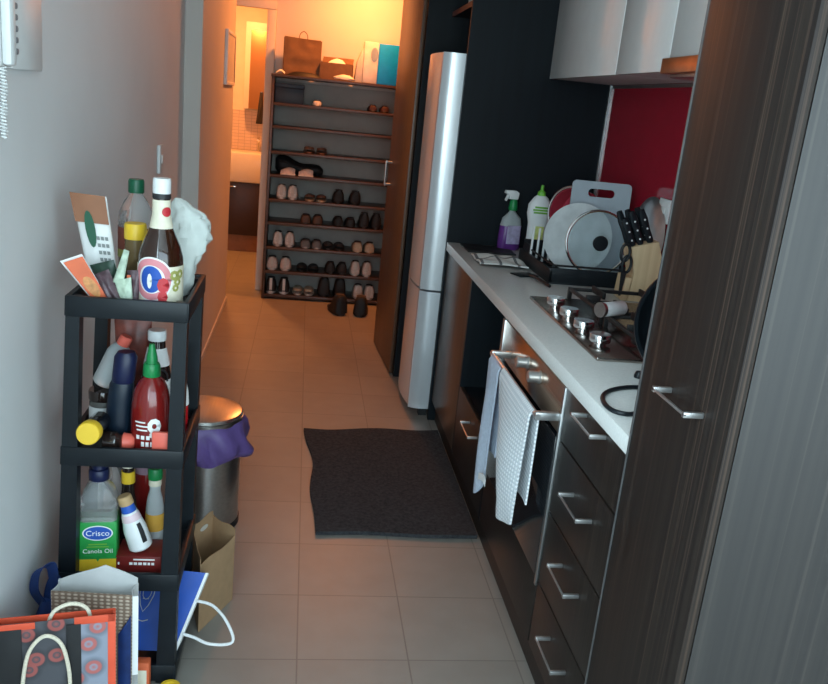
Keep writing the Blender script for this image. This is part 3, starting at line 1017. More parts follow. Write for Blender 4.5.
# --- top tier
b = thing('sauce_bottle', 'big brown glass bottle with white cap and round red-blue emblem on the top tier', 'bottle', (-.321, 1.975, Z1), math.radians(9))
part('body', MB().lathe([(0, 0), (.047, 0), (.051, .004), (.051, .112), (.0495, .122), (.044, .143), (.033, .168), (.024, .190), (.0195, .215), (.0185, .262), (.0185, .268), (0, .268)], 40), M['beer_glass'], b)
part('cap', MB().lathe([(0, .262), (.0200, .262), (.0205, .266), (.0205, .290), (.019, .296), (0, .297)], 28), M['white_plastic'], b)
part('neck_band', MB().lathe([(.0192, .250), (.0206, .251), (.0206, .261), (.0192, .262)], 28, caps=False), M['ink'], b)
rn = lambda z: .0195+(.0025*max(0, (.215-z)/.025)) if z > .19 else .024
part('neck_label', patch(.02, -2.2, 2.2, .183, .248, rfun=lambda z: .0196 if z > .215 else .0196+(.215-z)*.19), M['cream'], b)
part('neck_print', disc_patch(.0215, .55, .222, .011), M['redprint'], b)
part('label', patch(.051, -1.6, 1.6, .012, .100, 30), M['cream'], b)
em = part('emblem', disc_patch(.051, -.42, .070, .052, .0, .0012, 40, 6, .95), M['white'], b)
part('ring', disc_patch(.051, -.42, .070, .048, .033, .0018, 40, 3, .95), M['pinkprint'], em)
part('centre', disc_patch(.051, -.42, .070, .031, 0, .0018, 40, 5, .8), M['blue'], em)
part('figure', disc_patch(.051, -.47, .066, .018, 0, .0024, 9, 4, .32), M['white'], em)
part('star', disc_patch(.051, .12, .058, .018, 0, .0024, 8, 3, .75), M['redprint'], b)
part('star', disc_patch(.051, .10, .030, .015, 0, .0024, 8, 3, .75), M['redprint'], b)
fl = MB()
for a, z, r in ((.62, .080, .012), (.80, .064, .010), (.95, .082, .011), (.70, .050, .009)):
    q = disc_patch(.051, a, z, r, r*.35, .0018, 8, 2)
    fl._merge(q.bm)
part('leaf_print', fl, mat('olive_print', (.36, .36, .10), .5), b)

b = thing('drink_bottle', 'clear plastic bottle with dark green cap behind the yellow-capped jar', 'bottle', (-.408, 2.135, Z1))
part('body', MB().lathe([(0, 0), (.038, 0), (.042, .006), (.042, .16), (.043, .165), (.040, .190), (.028, .218), (.016, .234), (.0155, .246), (0, .246)], 32), M['pet'], b)
part('contents', MB().lathe([(0, .003), (.037, .003), (.0405, .008), (.0405, .085), (0, .085)], 32), M['amber'], b)
part('label', patch(.042, -2.6, 2.6, .10, .155, 30), M['brownlabel'], b)
part('label_band', patch(.042, -2.6, 2.6, .080, .0995, 30), mat('olive_band', (.30, .33, .08), .5), b)
part('cap', MB().lathe([(0, .238), (.0185, .238), (.019, .241), (.019, .266), (.017, .271), (0, .271)], 28), M['dkgreen'], b)

b = thing('spice_jar', 'amber seasoning jar with bright yellow cap on the top tier', 'jar', (-.392, 2.045, Z1))
part('body', MB().lathe([(0, 0), (.022, 0), (.024, .004), (.024, .135), (.022, .142), (0, .142)], 28), mat('amber_jar', (.28, .19, .09), .15, trans=.5, ior=1.2), b)
part('cap', MB().lathe([(0, .14), (.0255, .14), (.026, .144), (.026, .172), (.024, .177), (0, .177)], 28), M['yellow'], b)

def pouch_mb(c00, c10, c11, c01, th, amp=.006, seed=1, nu=14, nv=16, pin=.25):
    """soft packet between four corners (bottom-left, bottom-right, top-right, top-left)"""
    A, B_, C_, D_ = [Vector(c) for c in (c00, c10, c11, c01)]
    nrm = (B_-A).cross(D_-A).normalized()
    front, back = [], []
    mb = MB()
    def base(u, v):
        return (A*(1-u)+B_*u)*(1-v)+(D_*(1-u)+C_*u)*v
    def vert(u, v, s):
        bulge = (math.sin(PI*u)**.5 if 0 < u < 1 else 0)*(min(1, (1-v)/pin) if v > 1-pin else 1)*(min(1, (v+.03)/.12))
        p = base(u, v)
        nz = noise.noise(Vector((u*4+seed, v*5, seed*1.7+(s > 0)*3)))
        return p+nrm*(s*(th/2*bulge+.0006)+amp*nz*(.3+.7*bulge))
    F = [[mb.bm.verts.new(vert(i/nu, j/nv, 1)) for j in range(nv+1)] for i in range(nu+1)]
    K = [[mb.bm.verts.new(vert(i/nu, j/nv, -1)) for j in range(nv+1)] for i in range(nu+1)]
    q = mb.bm.faces.new
    for i in range(nu):
        for j in range(nv):
            q((F[i][j], F[i+1][j], F[i+1][j+1], F[i][j+1]))
            q((K[i][j], K[i][j+1], K[i+1][j+1], K[i+1][j]))
        q((F[i][0], K[i][0], K[i+1][0], F[i+1][0]))
        q((F[i][nv], F[i+1][nv], K[i+1][nv], K[i][nv]))
    for j in range(nv):
        q((F[0][j], F[0][j+1], K[0][j+1], K[0][j]))
        q((F[nu][j], K[nu][j], K[nu][j+1], F[nu][j+1]))
    return mb
def lerp4(c, u, v):
    A, B_, C_, D_ = [Vector(x) for x in c]
    return (A*(1-u)+B_*u)*(1-v)+(D_*(1-u)+C_*u)*v

pc = [(-.486, 2.02, Z1), (-.420, 2.02, Z1), (-.462, 2.06, 1.222), (-.542, 2.06, 1.226)]
p_ = thing('snack_pouch', 'tall white and brown foil pouch with a dark green pickle picture', 'pouch', (-.46, 1.99, Z1))
part('packet', pouch_mb(*pc, .026, .002), M['white'], p_, True, smooth=60)
def on_quad(c, pts, off, th=.0012):
    A, B_, C_, D_ = [Vector(x) for x in c]
    n = (B_-A).cross(D_-A).normalized()
    mb = MB()
    P = [lerp4(c, u, v) for u, v in pts]
    lo = [p+n*off for p in P]
    hi = [p+n*(off+th) for p in P]
    return mb.loft([lo, hi])
part('brown_top', on_quad(pc, [(0, .72), (1, .72), (1, 1), (0, 1)], .0145), M['pouchbrown'], p_, True)
part('pickle_picture', on_quad(pc, [(.42+.15*math.cos(a), .66+.18*math.sin(a)) for a in [2*PI*k/16 for k in range(16)]], .0165), M['dkgreen'], p_, True)
tx = MB()
for r_ in range(4):
    for k in range(3):
        u0 = .56+.13*k
        v0 = .56-.07*r_
        q = on_quad(pc, [(u0, v0), (u0+.09, v0), (u0+.09, v0+.035), (u0, v0+.035)], .0155)
        tx._merge(q.bm)
part('print', tx, mat('grey_print', (.25, .27, .26), .5), p_, True)

pk = [(-.455, 1.925, Z1+.001), (-.425, 1.932, Z1+.008), (-.485, 1.925, 1.108), (-.530, 1.915, 1.090)]
p_ = thing('sauce_sachet', 'orange food sachet with white border leaning on the rim of the top tier', 'sachet', (-.47, 1.92, Z1))
part('packet', pouch_mb(*pk, .010, .0012, 3, 8, 8), M['white'], p_, True, smooth=60)
part('picture', on_quad(pk, [(.10, .04), (.98, .04), (.98, .96), (.10, .96)], .0065), M['orange'], p_, True)
part('dish_picture', on_quad(pk, [(.55+.32*math.cos(a), .38+.22*math.sin(a)) for a in [2*PI*k/14 for k in range(14)]], .0082), mat('print_gold', (.60, .25, .08), .5, var=.3, scale=90), p_, True)

solo('seasoning_packet', pouch_mb((-.440, 1.955, Z1), (-.395, 1.955, Z1), (-.425, 1.965, 1.092), (-.478, 1.965, 1.075), .020, .006, 5), M['foil_dark'],
     'dark green crinkled seasoning packet among the sachets', 'packet', (-.43, 1.96, Z1), True, smooth=60)
solo('seasoning_packet', pouch_mb((-.415, 1.912, Z1), (-.385, 1.912, Z1), (-.430, 1.935, 1.075), (-.462, 1.935, 1.060), .014, .006, 8), M['foil_purple'],
     'purple-brown crinkled packet in front of the dark green packet', 'packet', (-.42, 1.92, Z1), True, smooth=60)
p_ = thing('noodle_wrapper', 'pale green and white twisted wrapper standing by the brown bottle', 'wrapper', (-.40, 1.925, Z1))
part('wrapper_body', pouch_mb((-.396, 1.915, Z1), (-.370, 1.915, Z1), (-.378, 1.925, 1.062), (-.414, 1.925, 1.050), .012, .005, 11), M['wrapgreen'], p_, True, smooth=60)
part('twist', pouch_mb((-.420, 1.927, 1.045), (-.394, 1.927, 1.055), (-.386, 1.945, 1.118), (-.398, 1.945, 1.122), .008, .003, 12, 8, 10), M['wrapgreen'], p_, True, smooth=60)
p_ = thing('foil_packet', 'small dark shiny packet with red stripe beside the brown bottle', 'packet', (-.37, 1.94, Z1))
part('packet', pouch_mb((-.384, 1.942, Z1), (-.366, 1.94, Z1), (-.360, 1.95, 1.075), (-.392, 1.95, 1.072), .012, .004, 15, 8, 10), M['foil_purple'], p_, True, smooth=60)
part('stripe', MB().box(-.389, -.381, 1.932, 1.936, Z1+.01, 1.065, .001), M['orange'], p_, True)

# crumpled white bag
def bagring(z, cx, cy, rx, ry, seed, n=28):
    out = []
    for k in range(n):
        a = 2*PI*k/n
        q = 1+.28*noise.noise(Vector((math.cos(a)*1.6+seed, math.sin(a)*1.6, z*14)))+.06*math.sin(7*a+z*60)
        out.append(Vector((cx+rx*q*math.cos(a), cy+ry*q*math.sin(a), z)))
    return out
g = MB()
for_ = [(Z1, -.285, 2.10, .022, .030), (1.03, -.284, 2.10, .032, .036), (1.08, -.278, 2.10, .042, .04), (1.13, -.272, 2.10, .050, .04), (1.165, -.268, 2.10, .053, .036), (1.19, -.272, 2.10, .042, .026), (1.215, -.288, 2.10, .022, .014), (1.228, -.300, 2.10, .008, .006)]
dense = []
for a, b in zip(for_[:-1], for_[1:]):
    for k in range(4):
        dense.append([a[q]*(1-k/4)+b[q]*k/4 for q in range(5)])
dense.append(for_[-1])
g.loft([bagring(z, x-.008, y, rx, ry, 3, 48) for z, x, y, rx, ry in dense])
for v in g.bm.verts:
    if v.co.z > Z1+.012:
        n1 = noise.noise(v.co*28)
        n2 = noise.noise(v.co*60+Vector((5, 1, 2)))
        d = Vector((v.co.x+.28, v.co.y-2.10, 0)).normalized()
        v.co += d*(.009*(abs(n1)*2-.5)+.003*n2)
solo('plastic_bag', g, M['bagfilm'], 'crumpled translucent white plastic bag behind the brown bottle', 'bag', (-.28, 2.10, Z1), True, smooth=28)

# --- second tier
def tilted(loc, rx, ry):
    return Matrix.Translation(loc) @ Euler((rx, ry, 0)).to_matrix().to_4x4()
b = thing('pickle_jar', 'small jar with dark lid and white label at the back left of the second tier', 'jar', (-.470, 2.055, Z2))
part('body', MB().lathe([(0, 0), (.030, 0), (.033, .005), (.033, .085), (.029, .094), (0, .094)], 28), mat('jar_glass', (.25, .24, .22), .1, trans=.5, ior=1.2), b)
part('label', patch(.033, -1.3, 1.5, .012, .075), M['white'], b)
part('lid', MB().lathe([(0, .09), (.034, .09), (.035, .093), (.035, .112), (.033, .116), (0, .116)], 28), M['darkglass'], b)
b = thing('squeeze_bottle', 'translucent white bottle tipped against the wall above the dark-lidded jar', 'bottle', (-.480, 2.065, Z2+.1175))
T_ = tilted((.008, 0, .008), 0, math.radians(24))
def tl(mb):
    return mb.warp(lambda p: T_ @ p)
part('body', tl(MB().lathe([(0, 0), (.024, 0), (.029, .005), (.029, .09), (.022, .11), (.013, .118), (0, .118)], 28)), M['pet_milky'], b)
part('cap', tl(MB().lathe([(0, .116), (.016, .116), (.016, .137), (.013, .141), (0, .141)], 24)), M['salmon'], b)
b = thing('dark_bottle', 'dark navy blue bottle between the jar and the chili sauce', 'bottle', (-.420, 1.99, Z2))
g = MB()
for z, x, r in ((0, 0, .026), (.006, 0, .030), (.06, .001, .031), (.12, .004, .031), (.150, .006, .030)):
    pass
g.loft([[Vector((x+r*math.cos(2*PI*k/24), .8*r*math.sin(2*PI*k/24), z)) for k in range(24)] for z, x, r in ((0, 0, .026), (.006, 0, .030), (.06, .001, .031), (.12, .005, .030), (.155, .009, .029), (.162, .010, .026))])
part('body', g, mat('navy_bottle', (.005, .013, .026), .4, var=.2), b)
g = MB()
g.loft([[Vector((x+r*math.cos(2*PI*k/24), .9*r*math.sin(2*PI*k/24), z)) for k in range(24)] for z, x, r in ((.160, .012, .024), (.166, .012, .027), (.225, .018, .027), (.238, .019, .020))])
part('cap', g, M['navy'], b)
solo('snack_packet', pouch_mb((-.445, 2.125, Z2), (-.375, 2.125, Z2), (-.365, 2.13, .925), (-.46, 2.13, .93), .03, .006, 21), mat('red_orange_packet', (.20, .045, .03), .4, var=.45, scale=30),
     'red and orange packet standing behind the dark navy bottle', 'packet', (-.41, 2.125, Z2), True, smooth=60)
b = thing('chili_sauce_bottle', 'red chili sauce squeeze bottle with green cap and white print', 'bottle', (-.337, 1.968, Z2), math.radians(8))
part('body', MB().lathe([(0, 0), (.044, 0), (.048, .005), (.048, .085), (.046, .125), (.040, .155), (.030, .175), (.020, .185), (.016, .190), (0, .190)], 36), M['chili'], b)
part('collar', MB().lathe([(0, .188), (.020, .188), (.021, .190), (.020, .215), (.017, .221), (0, .221)], 24), M['green'], b)
part('nozzle', MB().lathe([(0, .22), (.014, .22), (.013, .235), (.009, .255), (.006, .268), (0, .269)], 20), M['green'], b)
pr = MB()
pr._merge(disc_patch(.048, .18, .075, .020, .007, .0012, 9, 2, .8).bm)
pr._merge(disc_patch(.048, .22, .052, .010, .0, .0012, 7, 2, 1.4).bm)
for zz, a0, a1 in ((.072, -.75, -.1), (.062, -.7, -.15), (.082, -.8, -.25)):
    pr._merge(patch(.0483, a0, a1, zz, zz+.0035, 8).bm)
for k in range(5):
    pr._merge(patch(.0483, -.72+.26*k, -.55+.26*k, .040, .050, 3).bm)
for k in range(4):
    pr._merge(patch(.0483, -.45+.22*k, -.30+.22*k, .022, .034, 3).bm)
part('print', pr, M['white'], b)
b = thing('soy_sauce_bottle', 'dark sauce bottle with white cap and white collar label behind the chili sauce', 'bottle', (-.345, 2.085, Z2))
part('body', MB().lathe([(0, 0), (.034, 0), (.036, .004), (.036, .15), (.030, .185), (.022, .215), (.020, .248), (0, .248)], 30), M['darkglass'], b)
part('label', patch(.036, -1.6, 1.6, .05, .145, 20), M['white'], b)
part('neck_label', patch(.0, -1.5, 1.7, .180, .225, 18, rfun=lambda z: .022+(.225-z)*.22), M['white'], b)
nb = MB()
nb._merge(disc_patch(.036, .25, .15, .030, .024, .003, 24, 2, .9, -.3, 2.2).bm)
part('print', nb, M['ink'], b)
part('cap', MB().lathe([(0, .244), (.0225, .244), (.023, .247), (.023, .266), (.021, .270), (0, .270)], 26), M['white_plastic'], b)
b = thing('ketchup_bottle', 'red bottle with white shoulder label seen through the side of the second tier', 'bottle', (-.288, 2.075, Z2))
part('body', MB().lathe([(0, 0), (.022, 0), (.025, .005), (.025, .085), (.023, .115), (.015, .15), (.011, .17), (.011, .20), (0, .20)], 28), M['ketchup'], b)
part('label', patch(.0, -2.8, 2.8, .078, .145, 24, rfun=lambda z: .0253 if z < .085 else (.0253-(z-.085)*.07 if z < .115 else .0232-(z-.115)*.22)), M['white'], b)
part('cap', MB().lathe([(0, .198), (.013, .198), (.013, .222), (.011, .225), (0, .225)], 20), M['white_plastic'], b)
b = thing('seasoning_bottle', 'bottle lying on its side with its yellow cap poking out over the second tier', 'bottle', (-.456, 1.918, .706))
T_ = Matrix.Translation((0, -.075, .001)) @ Euler((math.radians(-98), 0, 0)).to_matrix().to_4x4()
part('cap', tl(MB().lathe([(0, 0), (.025, 0), (.027, .003), (.027, .030), (0, .030)], 32)), M['yellow'], b)
part('body', tl(MB().lathe([(0, .030), (.024, .030), (.024, .125), (.022, .130), (0, .130)], 28)), M['darkglass'], b)
b = thing('hot_sauce_bottle', 'little dark bottle lying flat with a red cap, beside the yellow cap', 'bottle', (-.42, 1.932, Z2))
T_ = Matrix.Translation((-.022, 0, .0265)) @ Euler((0, math.radians(90), math.radians(4))).to_matrix().to_4x4()
part('body', tl(MB().lathe([(0, 0), (.024, 0), (.026, .003), (.026, .030), (.016, .042), (0, .042)], 26)), M['darkglass'], b)
part('cap', tl(MB().lathe([(0, .042), (.015, .042), (.022, .046), (.020, .062), (.012, .072), (0, .073)], 22)), M['salmon'], b)
solo('red_sachet', MB().box(-.019, .019, -.006, .006, 0, .068, .003), M['salmon'], 'small salmon red sachet in front of the chili sauce bottle', 'sachet', (-.305, 1.906, Z2))

# --- third tier
b = thing('cooking_oil_bottle', 'large clear oil bottle with navy cap and green-yellow label on the third tier', 'bottle', (-.459, 1.962, Z3), math.radians(6))
def sq(w, d, z, r=.012):
    return [Vector((x, y, z)) for x, y in rrect(w, d, min(r, w/2.1, d/2.1))]
part('body', MB().loft([sq(.080, .062, 0), sq(.088, .068, .006), sq(.088, .068, .150), sq(.080, .062, .156), sq(.088, .068, .162), sq(.080, .062, .172), sq(.088, .068, .178), sq(.086, .066, .20), sq(.062, .056, .228), sq(.036, .036, .246), sq(.032, .032, .262)]), M['pet'], b)
part('oil', MB().loft([sq(.080, .060, .003), sq(.084, .064, .01), sq(.084, .064, .150), sq(.075, .057, .156), sq(.075, .057, .158)]), M['oil_liquid'], b)
lb = part('label', BX(-.0445, .0445, -.0352, .0350, .006, .146, .004), M['leaf'], b)
part('label_base', BX(-.0448, .0448, -.0357, -.0353, .007, .044), M['yellow'], lb)
part('label_notch', MB().loft([[Vector((x, y, z)) for x, z in ((-.0446, .044), (-.004, .044), (.0, .036), (.004, .044), (.0446, .044), (.0446, .048), (-.0446, .048))] for y in (-.0362, -.0358)]), M['leaf'], lb)
def oval(rx, rz, zc, y0, y1):
    return MB().loft([[Vector((rx*math.cos(a), y, zc+rz*math.sin(a))) for a in [2*PI*k/36 for k in range(36)]] for y in (y1, y0)])
part('oval_border', oval(.036, .0205, .116, -.0358, -.0353), M['white'], lb)
part('oval', oval(.033, .0178, .116, -.0364, -.0358), M['blue'], lb)
part('logo_lettering', text_mb('Crisco', .021).warp(lambda p: (p.x, p.y-.0368, p.z+.1155)), M['white'], lb)
part('product_lettering', text_mb('Canola Oil', .0165).warp(lambda p: (p.x, p.y-.0358, p.z+.0655)), M['white'], lb)
part('small_print', MB().box(-.022, .022, -.0358, -.0353, .083, .0865).box(-.026, .026, -.0358, -.0353, .076, .079), M['lime'], lb)
part('neck_cap', MB().lathe([(0, .248), (.023, .248), (.0245, .251), (.0245, .272), (.022, .276), (.017, .278), (.016, .292), (0, .293)], 28), M['navy'], b)
b = thing('tall_bottle', 'clear bottle with dark navy cap behind the green-labelled oil bottle', 'bottle', (-.455, 2.09, Z3))
part('body', MB().lathe([(0, 0), (.033, 0), (.036, .005), (.036, .16), (.031, .20), (.018, .23), (.017, .245), (0, .245)], 28), M['pet'], b)
part('cap', MB().lathe([(0, .24), (.021, .24), (.021, .275), (.019, .278), (0, .278)], 24), M['navy'], b)
b = thing('small_sauce_bottle', 'slim dark bottle with cream cap and yellow neck band behind the oil bottle', 'bottle', (-.408, 2.055, Z3))
part('body', MB().lathe([(0, 0), (.020, 0), (.022, .004), (.022, .13), (.016, .175), (.0145, .24), (0, .24)], 24), M['darkglass'], b)
part('neck_band', MB().lathe([(.0, .196), (.0175, .196), (.0175, .228), (.0, .228)], 24), M['yellow'], b)
part('cap', MB().lathe([(0, .2405), (.0165, .2405), (.0165, .268), (.014, .271), (0, .271)], 24), M['cream'], b)
b = thing('sauce_jar', 'red sauce jar with dull pink lid at the back of the third tier', 'jar', (-.378, 2.14, Z3))
part('body', MB().lathe([(0, 0), (.030, 0), (.033, .005), (.033, .155), (.031, .185), (.030, .190), (0, .190)], 28), M['chili'], b)
part('lid', MB().lathe([(0, .19), (.031, .19), (.032, .193), (.030, .235), (.027, .262), (0, .264)], 28), M['lilac'], b)
b = thing('vinegar_bottle', 'clear bottle with bright green cap and orange label by the right post', 'bottle', (-.338, 2.045, Z3))
part('body', MB().lathe([(0, 0), (.021, 0), (.023, .004), (.023, .13), (.019, .16), (.014, .18), (.014, .20), (0, .20)], 26), M['pet_milky'], b)
part('label', patch(.023, -2.5, 2.5, .07, .118, 22), mat('amber_label', (.62, .33, .05), .5, var=.1), b)
part('collar', MB().lathe([(0, .196), (.0165, .196), (.0165, .213), (0, .213)], 22), M['cream'], b)
part('cap', MB().lathe([(0, .2135), (.0180, .2135), (.0185, .216), (.0185, .240), (.016, .244), (0, .244)], 24), M['green'], b)
b = thing('card_box', 'flat dark red box with white lettering lying under the leaning white bottle', 'box', (-.362, 1.976, Z3))
part('box_body', BX(-.052, .060, -.045, .045, 0, .050, .002), M['maroon'], b)
lt = MB()
for k, (x, wd) in enumerate(((-.046, .004), (-.018, .008), (-.007, .008), (.004, .009), (.016, .008), (.027, .006), (.036, .007))):
    lt.box(x, x+wd, -.0456, -.045, .027, .034)
lt.box(-.008, .044, -.0456, -.045, .040, .044)
part('print', lt, M['white'], b)
b = thing('milk_bottle', 'small white bottle with blue collar and tan cap leaning to the left', 'bottle', (-.357, 1.965, Z3+.0505))
T_ = tilted((0, 0, .009), 0, math.radians(-17))
part('body', tl(MB().lathe([(0, 0), (.026, 0), (.030, .005), (.029, .055), (.023, .085), (.019, .105), (0, .105)], 28)), M['white_plastic'], b)
part('collar_print', tl(MB().lathe([(0, .1055), (.0185, .1055), (.0165, .125), (0, .125)], 24)), M['blue'], b)
part('pink_band', tl(patch(.0, -2, 2, .082, .100, 20, rfun=lambda z: .0235-(z-.082)*.21)), mat('pale_pink_band', (.72, .55, .58), .5), b)
part('cap', tl(MB().lathe([(0, .1255), (.018, .1255), (.0185, .128), (.0175, .146), (.015, .149), (0, .149)], 24)), M['tan'], b)
part('print', tl(patch(.0, .55, .95, .022, .075, 8, rfun=lambda z: .0302 if z < .055 else .0295-(z-.055)*.2)), M['ink'], b)

# --- bottom: blue gift bag lying with its mouth to the right
BB = [(-.414, 1.938, .062), (-.268, 1.938, .056), (-.204, 2.065, .215), (-.402, 2.065, .232)]
bb = thing('blue_paper_bag', 'royal blue paper bag with a white emblem poking out of the lowest tier', 'bag', (-.33, 2.0, Z4))
A_, B_, C_, D_ = [Vector(c) for c in BB]
nn = (B_-A_).cross(D_-A_).normalized()
g = MB().loft([[p-nn*.035 for p in (A_, B_, C_, D_)], [p for p in (A_, B_, C_, D_)]])
part('bag_body', g, M['royal'], bb, True, smooth=20)
part('white_edge', MB().loft([[B_-nn*.036, C_-nn*.036, C_+nn*.0012, B_+nn*.0012], [p+(B_-A_).normalized()*.008 for p in (B_-nn*.036, C_-nn*.036, C_+nn*.0012, B_+nn*.0012)]]), M['white'], bb, True, smooth=20)
# emblem: a shield outline with a line of script under it
em = MB()
def q2(u, v, o=.001):
    return lerp4(BB, u, v)+nn*o
shield = [(.30+.10*x, .66+.20*y) for x, y in ((-1, 1), (1, 1), (1, 0), (.6, -.6), (0, -1), (-.6, -.6), (-1, 0))]
em.tube([q2(u, v) for u, v in shield], .0013, 6, True)
em.tube([q2(.30+.06*math.cos(a), .70+.09*math.sin(a)) for a in [2*PI*k/12 for k in range(12)]], .0010, 6, True)
for u, v in ((.27, .62), (.33, .62), (.30, .74)):
    em.tube([q2(u-.012, v), q2(u+.012, v)], .0018, 6)
em.tube([q2(.25, .36), q2(.33, .345), q2(.41, .365)], .0014, 6)
em.tube([q2(.60, .88), q2(.64, .84), q2(.64, .62), q2(.62, .54)], .0014, 6)
part('emblem', em, M['greypaper'], bb, True)
H0, H1 = lerp4(BB, 1.03, .64), lerp4(BB, 1.03, .22)
hp = smooth_path([H0, H0+Vector((.045, -.01, -.008)), H0+Vector((.085, -.04, -.035)), H0+Vector((.105, -.06, -.085)), H1+Vector((.075, -.015, -.02)), H1+Vector((.03, -.003, -.008)), H1], 6)
part('handle', MB().tube(hp, .0042, 8), M['ropewhite'], bb, True)
solo('tape_roll', MB().lathe([(.018, 0), (.026, 0), (.026, .022), (.018, .022), (.018, 0)], 28, caps=False), M['yellow'], 'small yellow roll at the foot of the black shelf', 'tape', (-.262, 1.845, .0005))

# --- bags on the floor before the shelf
def paper_bag(w, d, h, front_m, side_m, inner_m, parent, flare=.0, th=.0016):
    for nm, fn, m in (('front_panel', lambda u, v: (-w/2+w*u, -d/2-flare*v, h*v), front_m), ('back_panel', lambda u, v: (-w/2+w*u, d/2+flare*v, h*v), inner_m),
                      ('side_panel', lambda u, v: (-w/2+.006*math.sin(PI*u), -d/2+d*u+flare*v*(2*u-1), h*v), side_m), ('side_panel', lambda u, v: (w/2-.006*math.sin(PI*u), -d/2+d*u+flare*v*(2*u-1), h*v), side_m)):
        part(nm, MB().sheet(fn, 10, 10, th), m, parent)
    part('bottom_panel', BX(-w/2, w/2, -d/2, d/2, .0008, .0022), side_m, parent)
gb = thing('floral_gift_bag', 'black floral gift bag with orange-red edges and cream rope handle at the front', 'gift bag', (-.463, 1.60, 0), math.radians(11))
w_, d_, h_ = .235, .024, .392
paper_bag(w_, d_, h_, M['floral'], M['gift_red'], M['gift_red'], gb)
yf = -d_/2-.002
part('right_picture_panel', BX(.048, w_/2-.014, yf-.0012, yf, .02, h_-.014), M['floral_pale'], gb)
br_ = MB()
br_.box(.036, w_/2, yf-.0024, yf, h_-.014, h_+.004, .0005)
br_.box(w_/2-.015, w_/2+.001, yf-.0024, yf, .0, h_+.004, .0005)
br_.box(-w_/2, -.040, yf-.0024, yf, h_-.014, h_+.001, .0005)
part('red_border', br_, M['gift_red'], gb)
for xa, xb_ in ((-.112, -.066), (.020, .049)):
    part('black_band', BX(xa, xb_, yf-.0032, yf-.0016, .0, h_-.012, .0004), M['black_matte'], gb)
hp = smooth_path([(-.068, yf-.006, .20), (-.064, yf-.010, .27), (-.050, yf-.014, .335), (-.020, yf-.016, .368), (.010, yf-.014, .345), (.024, yf-.010, .28), (.027, yf-.006, .20)], 6)
part('handle', MB().tube(hp, .0042, 8), M['rope'], gb)
hp = smooth_path([(-.02, d_/2-.006, .36), (-.005, d_/2-.004, .40), (.03, d_/2-.004, .415), (.06, d_/2-.004, .40), (.07, d_/2-.006, .36)], 6)
part('handle', MB().tube(hp, .0042, 8), M['rope'], gb)
wk = thing('basket_print_bag', 'paper bag printed like woven basket with grey-white rim behind the floral bag', 'bag', (-.418, 1.745, 0), math.radians(-4))
w_, d_, h_ = .180, .05, .372
paper_bag(w_, d_, h_, M['weave'], M['greypaper'], M['greypaper'], wk)
def rimfn(u, v):
    x = -w_/2+w_*u
    top = h_+.048*max(0, 1-abs(u-.60)/.60)
    return (x, d_/2-.002-.004*v+.003*math.sin(u*9), h_-.04+(top-h_+.04)*v)
part('rim_flap', MB().sheet(rimfn, 20, 6, .002), M['greypaper'], wk)
part('white_edge', MB().sheet(lambda u, v: (w_/2+.001+.012*u, -d_/2-.002+.004*u, .16+.21*v+.012*math.sin(PI*v)*u), 4, 10, .002), M['white'], wk)
part('navy_lining', MB().sheet(lambda u, v: (w_/2-.030+.028*u, -d_/2-.004-.004*math.sin(PI*u), .10+(.17+.05*u)*v), 6, 10, .002), M['navy_cloth'], wk)
nv_ = thing('navy_cloth_bag', 'navy blue cloth bag with looped handles against the left wall', 'bag', (-.550, 1.845, 0))
g = MB()
g.loft([bagring(z, x, y, rx, ry, 9) for z, x, y, rx, ry in ((.0, .0, 0, .030, .022), (.02, 0, 0, .036, .026), (.12, .0, 0, .036, .026), (.22, .0, 0, .032, .022), (.27, .0, 0, .018, .012))])
part('sack', g, M['navy_cloth'], nv_, smooth=60)
def ribbon(path, wd):
    P = smooth_path(path, 6)
    n = len(P)-1
    def fn(u, v):
        i = min(n, int(round(u*n)))
        return P[i]+Vector((.75, -.45, .35+.3*math.sin(5*u))).normalized()*wd*(v-.5)+Vector((0, 0, .003*math.sin(9*u+3*v)))
    return MB().sheet(fn, n, 4, .0025)
part('handle', ribbon([(-.012, 0, .255), (-.030, -.01, .30), (-.022, -.01, .352), (.008, -.012, .372), (.016, -.01, .335), (.024, -.005, .29), (.010, 0, .255)], .034), M['navy_cloth'], nv_, smooth=60)
part('handle', ribbon([(.0, .01, .25), (.018, .0, .285), (.024, .0, .315), (.012, .0, .335), (.0, .004, .30), (-.008, .008, .255)], .022), M['navy_cloth'], nv_, smooth=60)
cp = thing('cake_packet', 'small cream and orange packet on the floor between bag and shelf', 'packet', (-.333, 1.845, 0))
part('packet', BX(-.022, .022, -.014, .014, .0005, .10, .004), M['orange'], cp)
part('label', BX(-.016, .016, -.0155, -.014, .03, .08, .0005), M['cream'], cp)

# --- brown paper bag and bin behind the shelf
kf = thing('brown_paper_bag', 'open brown paper bag on the floor between the shelf and the bin', 'paper bag', (-.215, 2.2, 0))
F4 = [Vector(p) for p in ((-.222, 2.10, 0), (-.142, 2.265, 0), (-.215, 2.345, 0), (-.262, 2.25, 0))]
ctr = sum(F4, Vector())/4
def wallp(a, b, ht, wob=.004):
    def fn(u, v):
        p = a*(1-u)+b*u
        return (p.x, p.y, .001+ht*v+wob*math.sin(7*u)*v)
    return MB().sheet(fn, 10, 8, .0016)
for i, (m, ht, nm) in enumerate(((M['kraft'], .215, 'front_panel'), (M['kraft'], .24, 'side_panel'), (M['kraft'], .255, 'back_panel'), (M['kraft'], .235, 'side_panel'))):
    part(nm, wallp(F4[i], F4[(i+1) % 4], ht), m, kf, True, smooth=50)
part('bottom_panel', MB().loft([[Vector((p.x, p.y, z)) for p in F4] for z in (.0008, .0024)]), M['kraft'], kf, True)
pm = F4[2]*.5+F4[3]*.5
dd = (F4[3]-F4[2]).normalized()
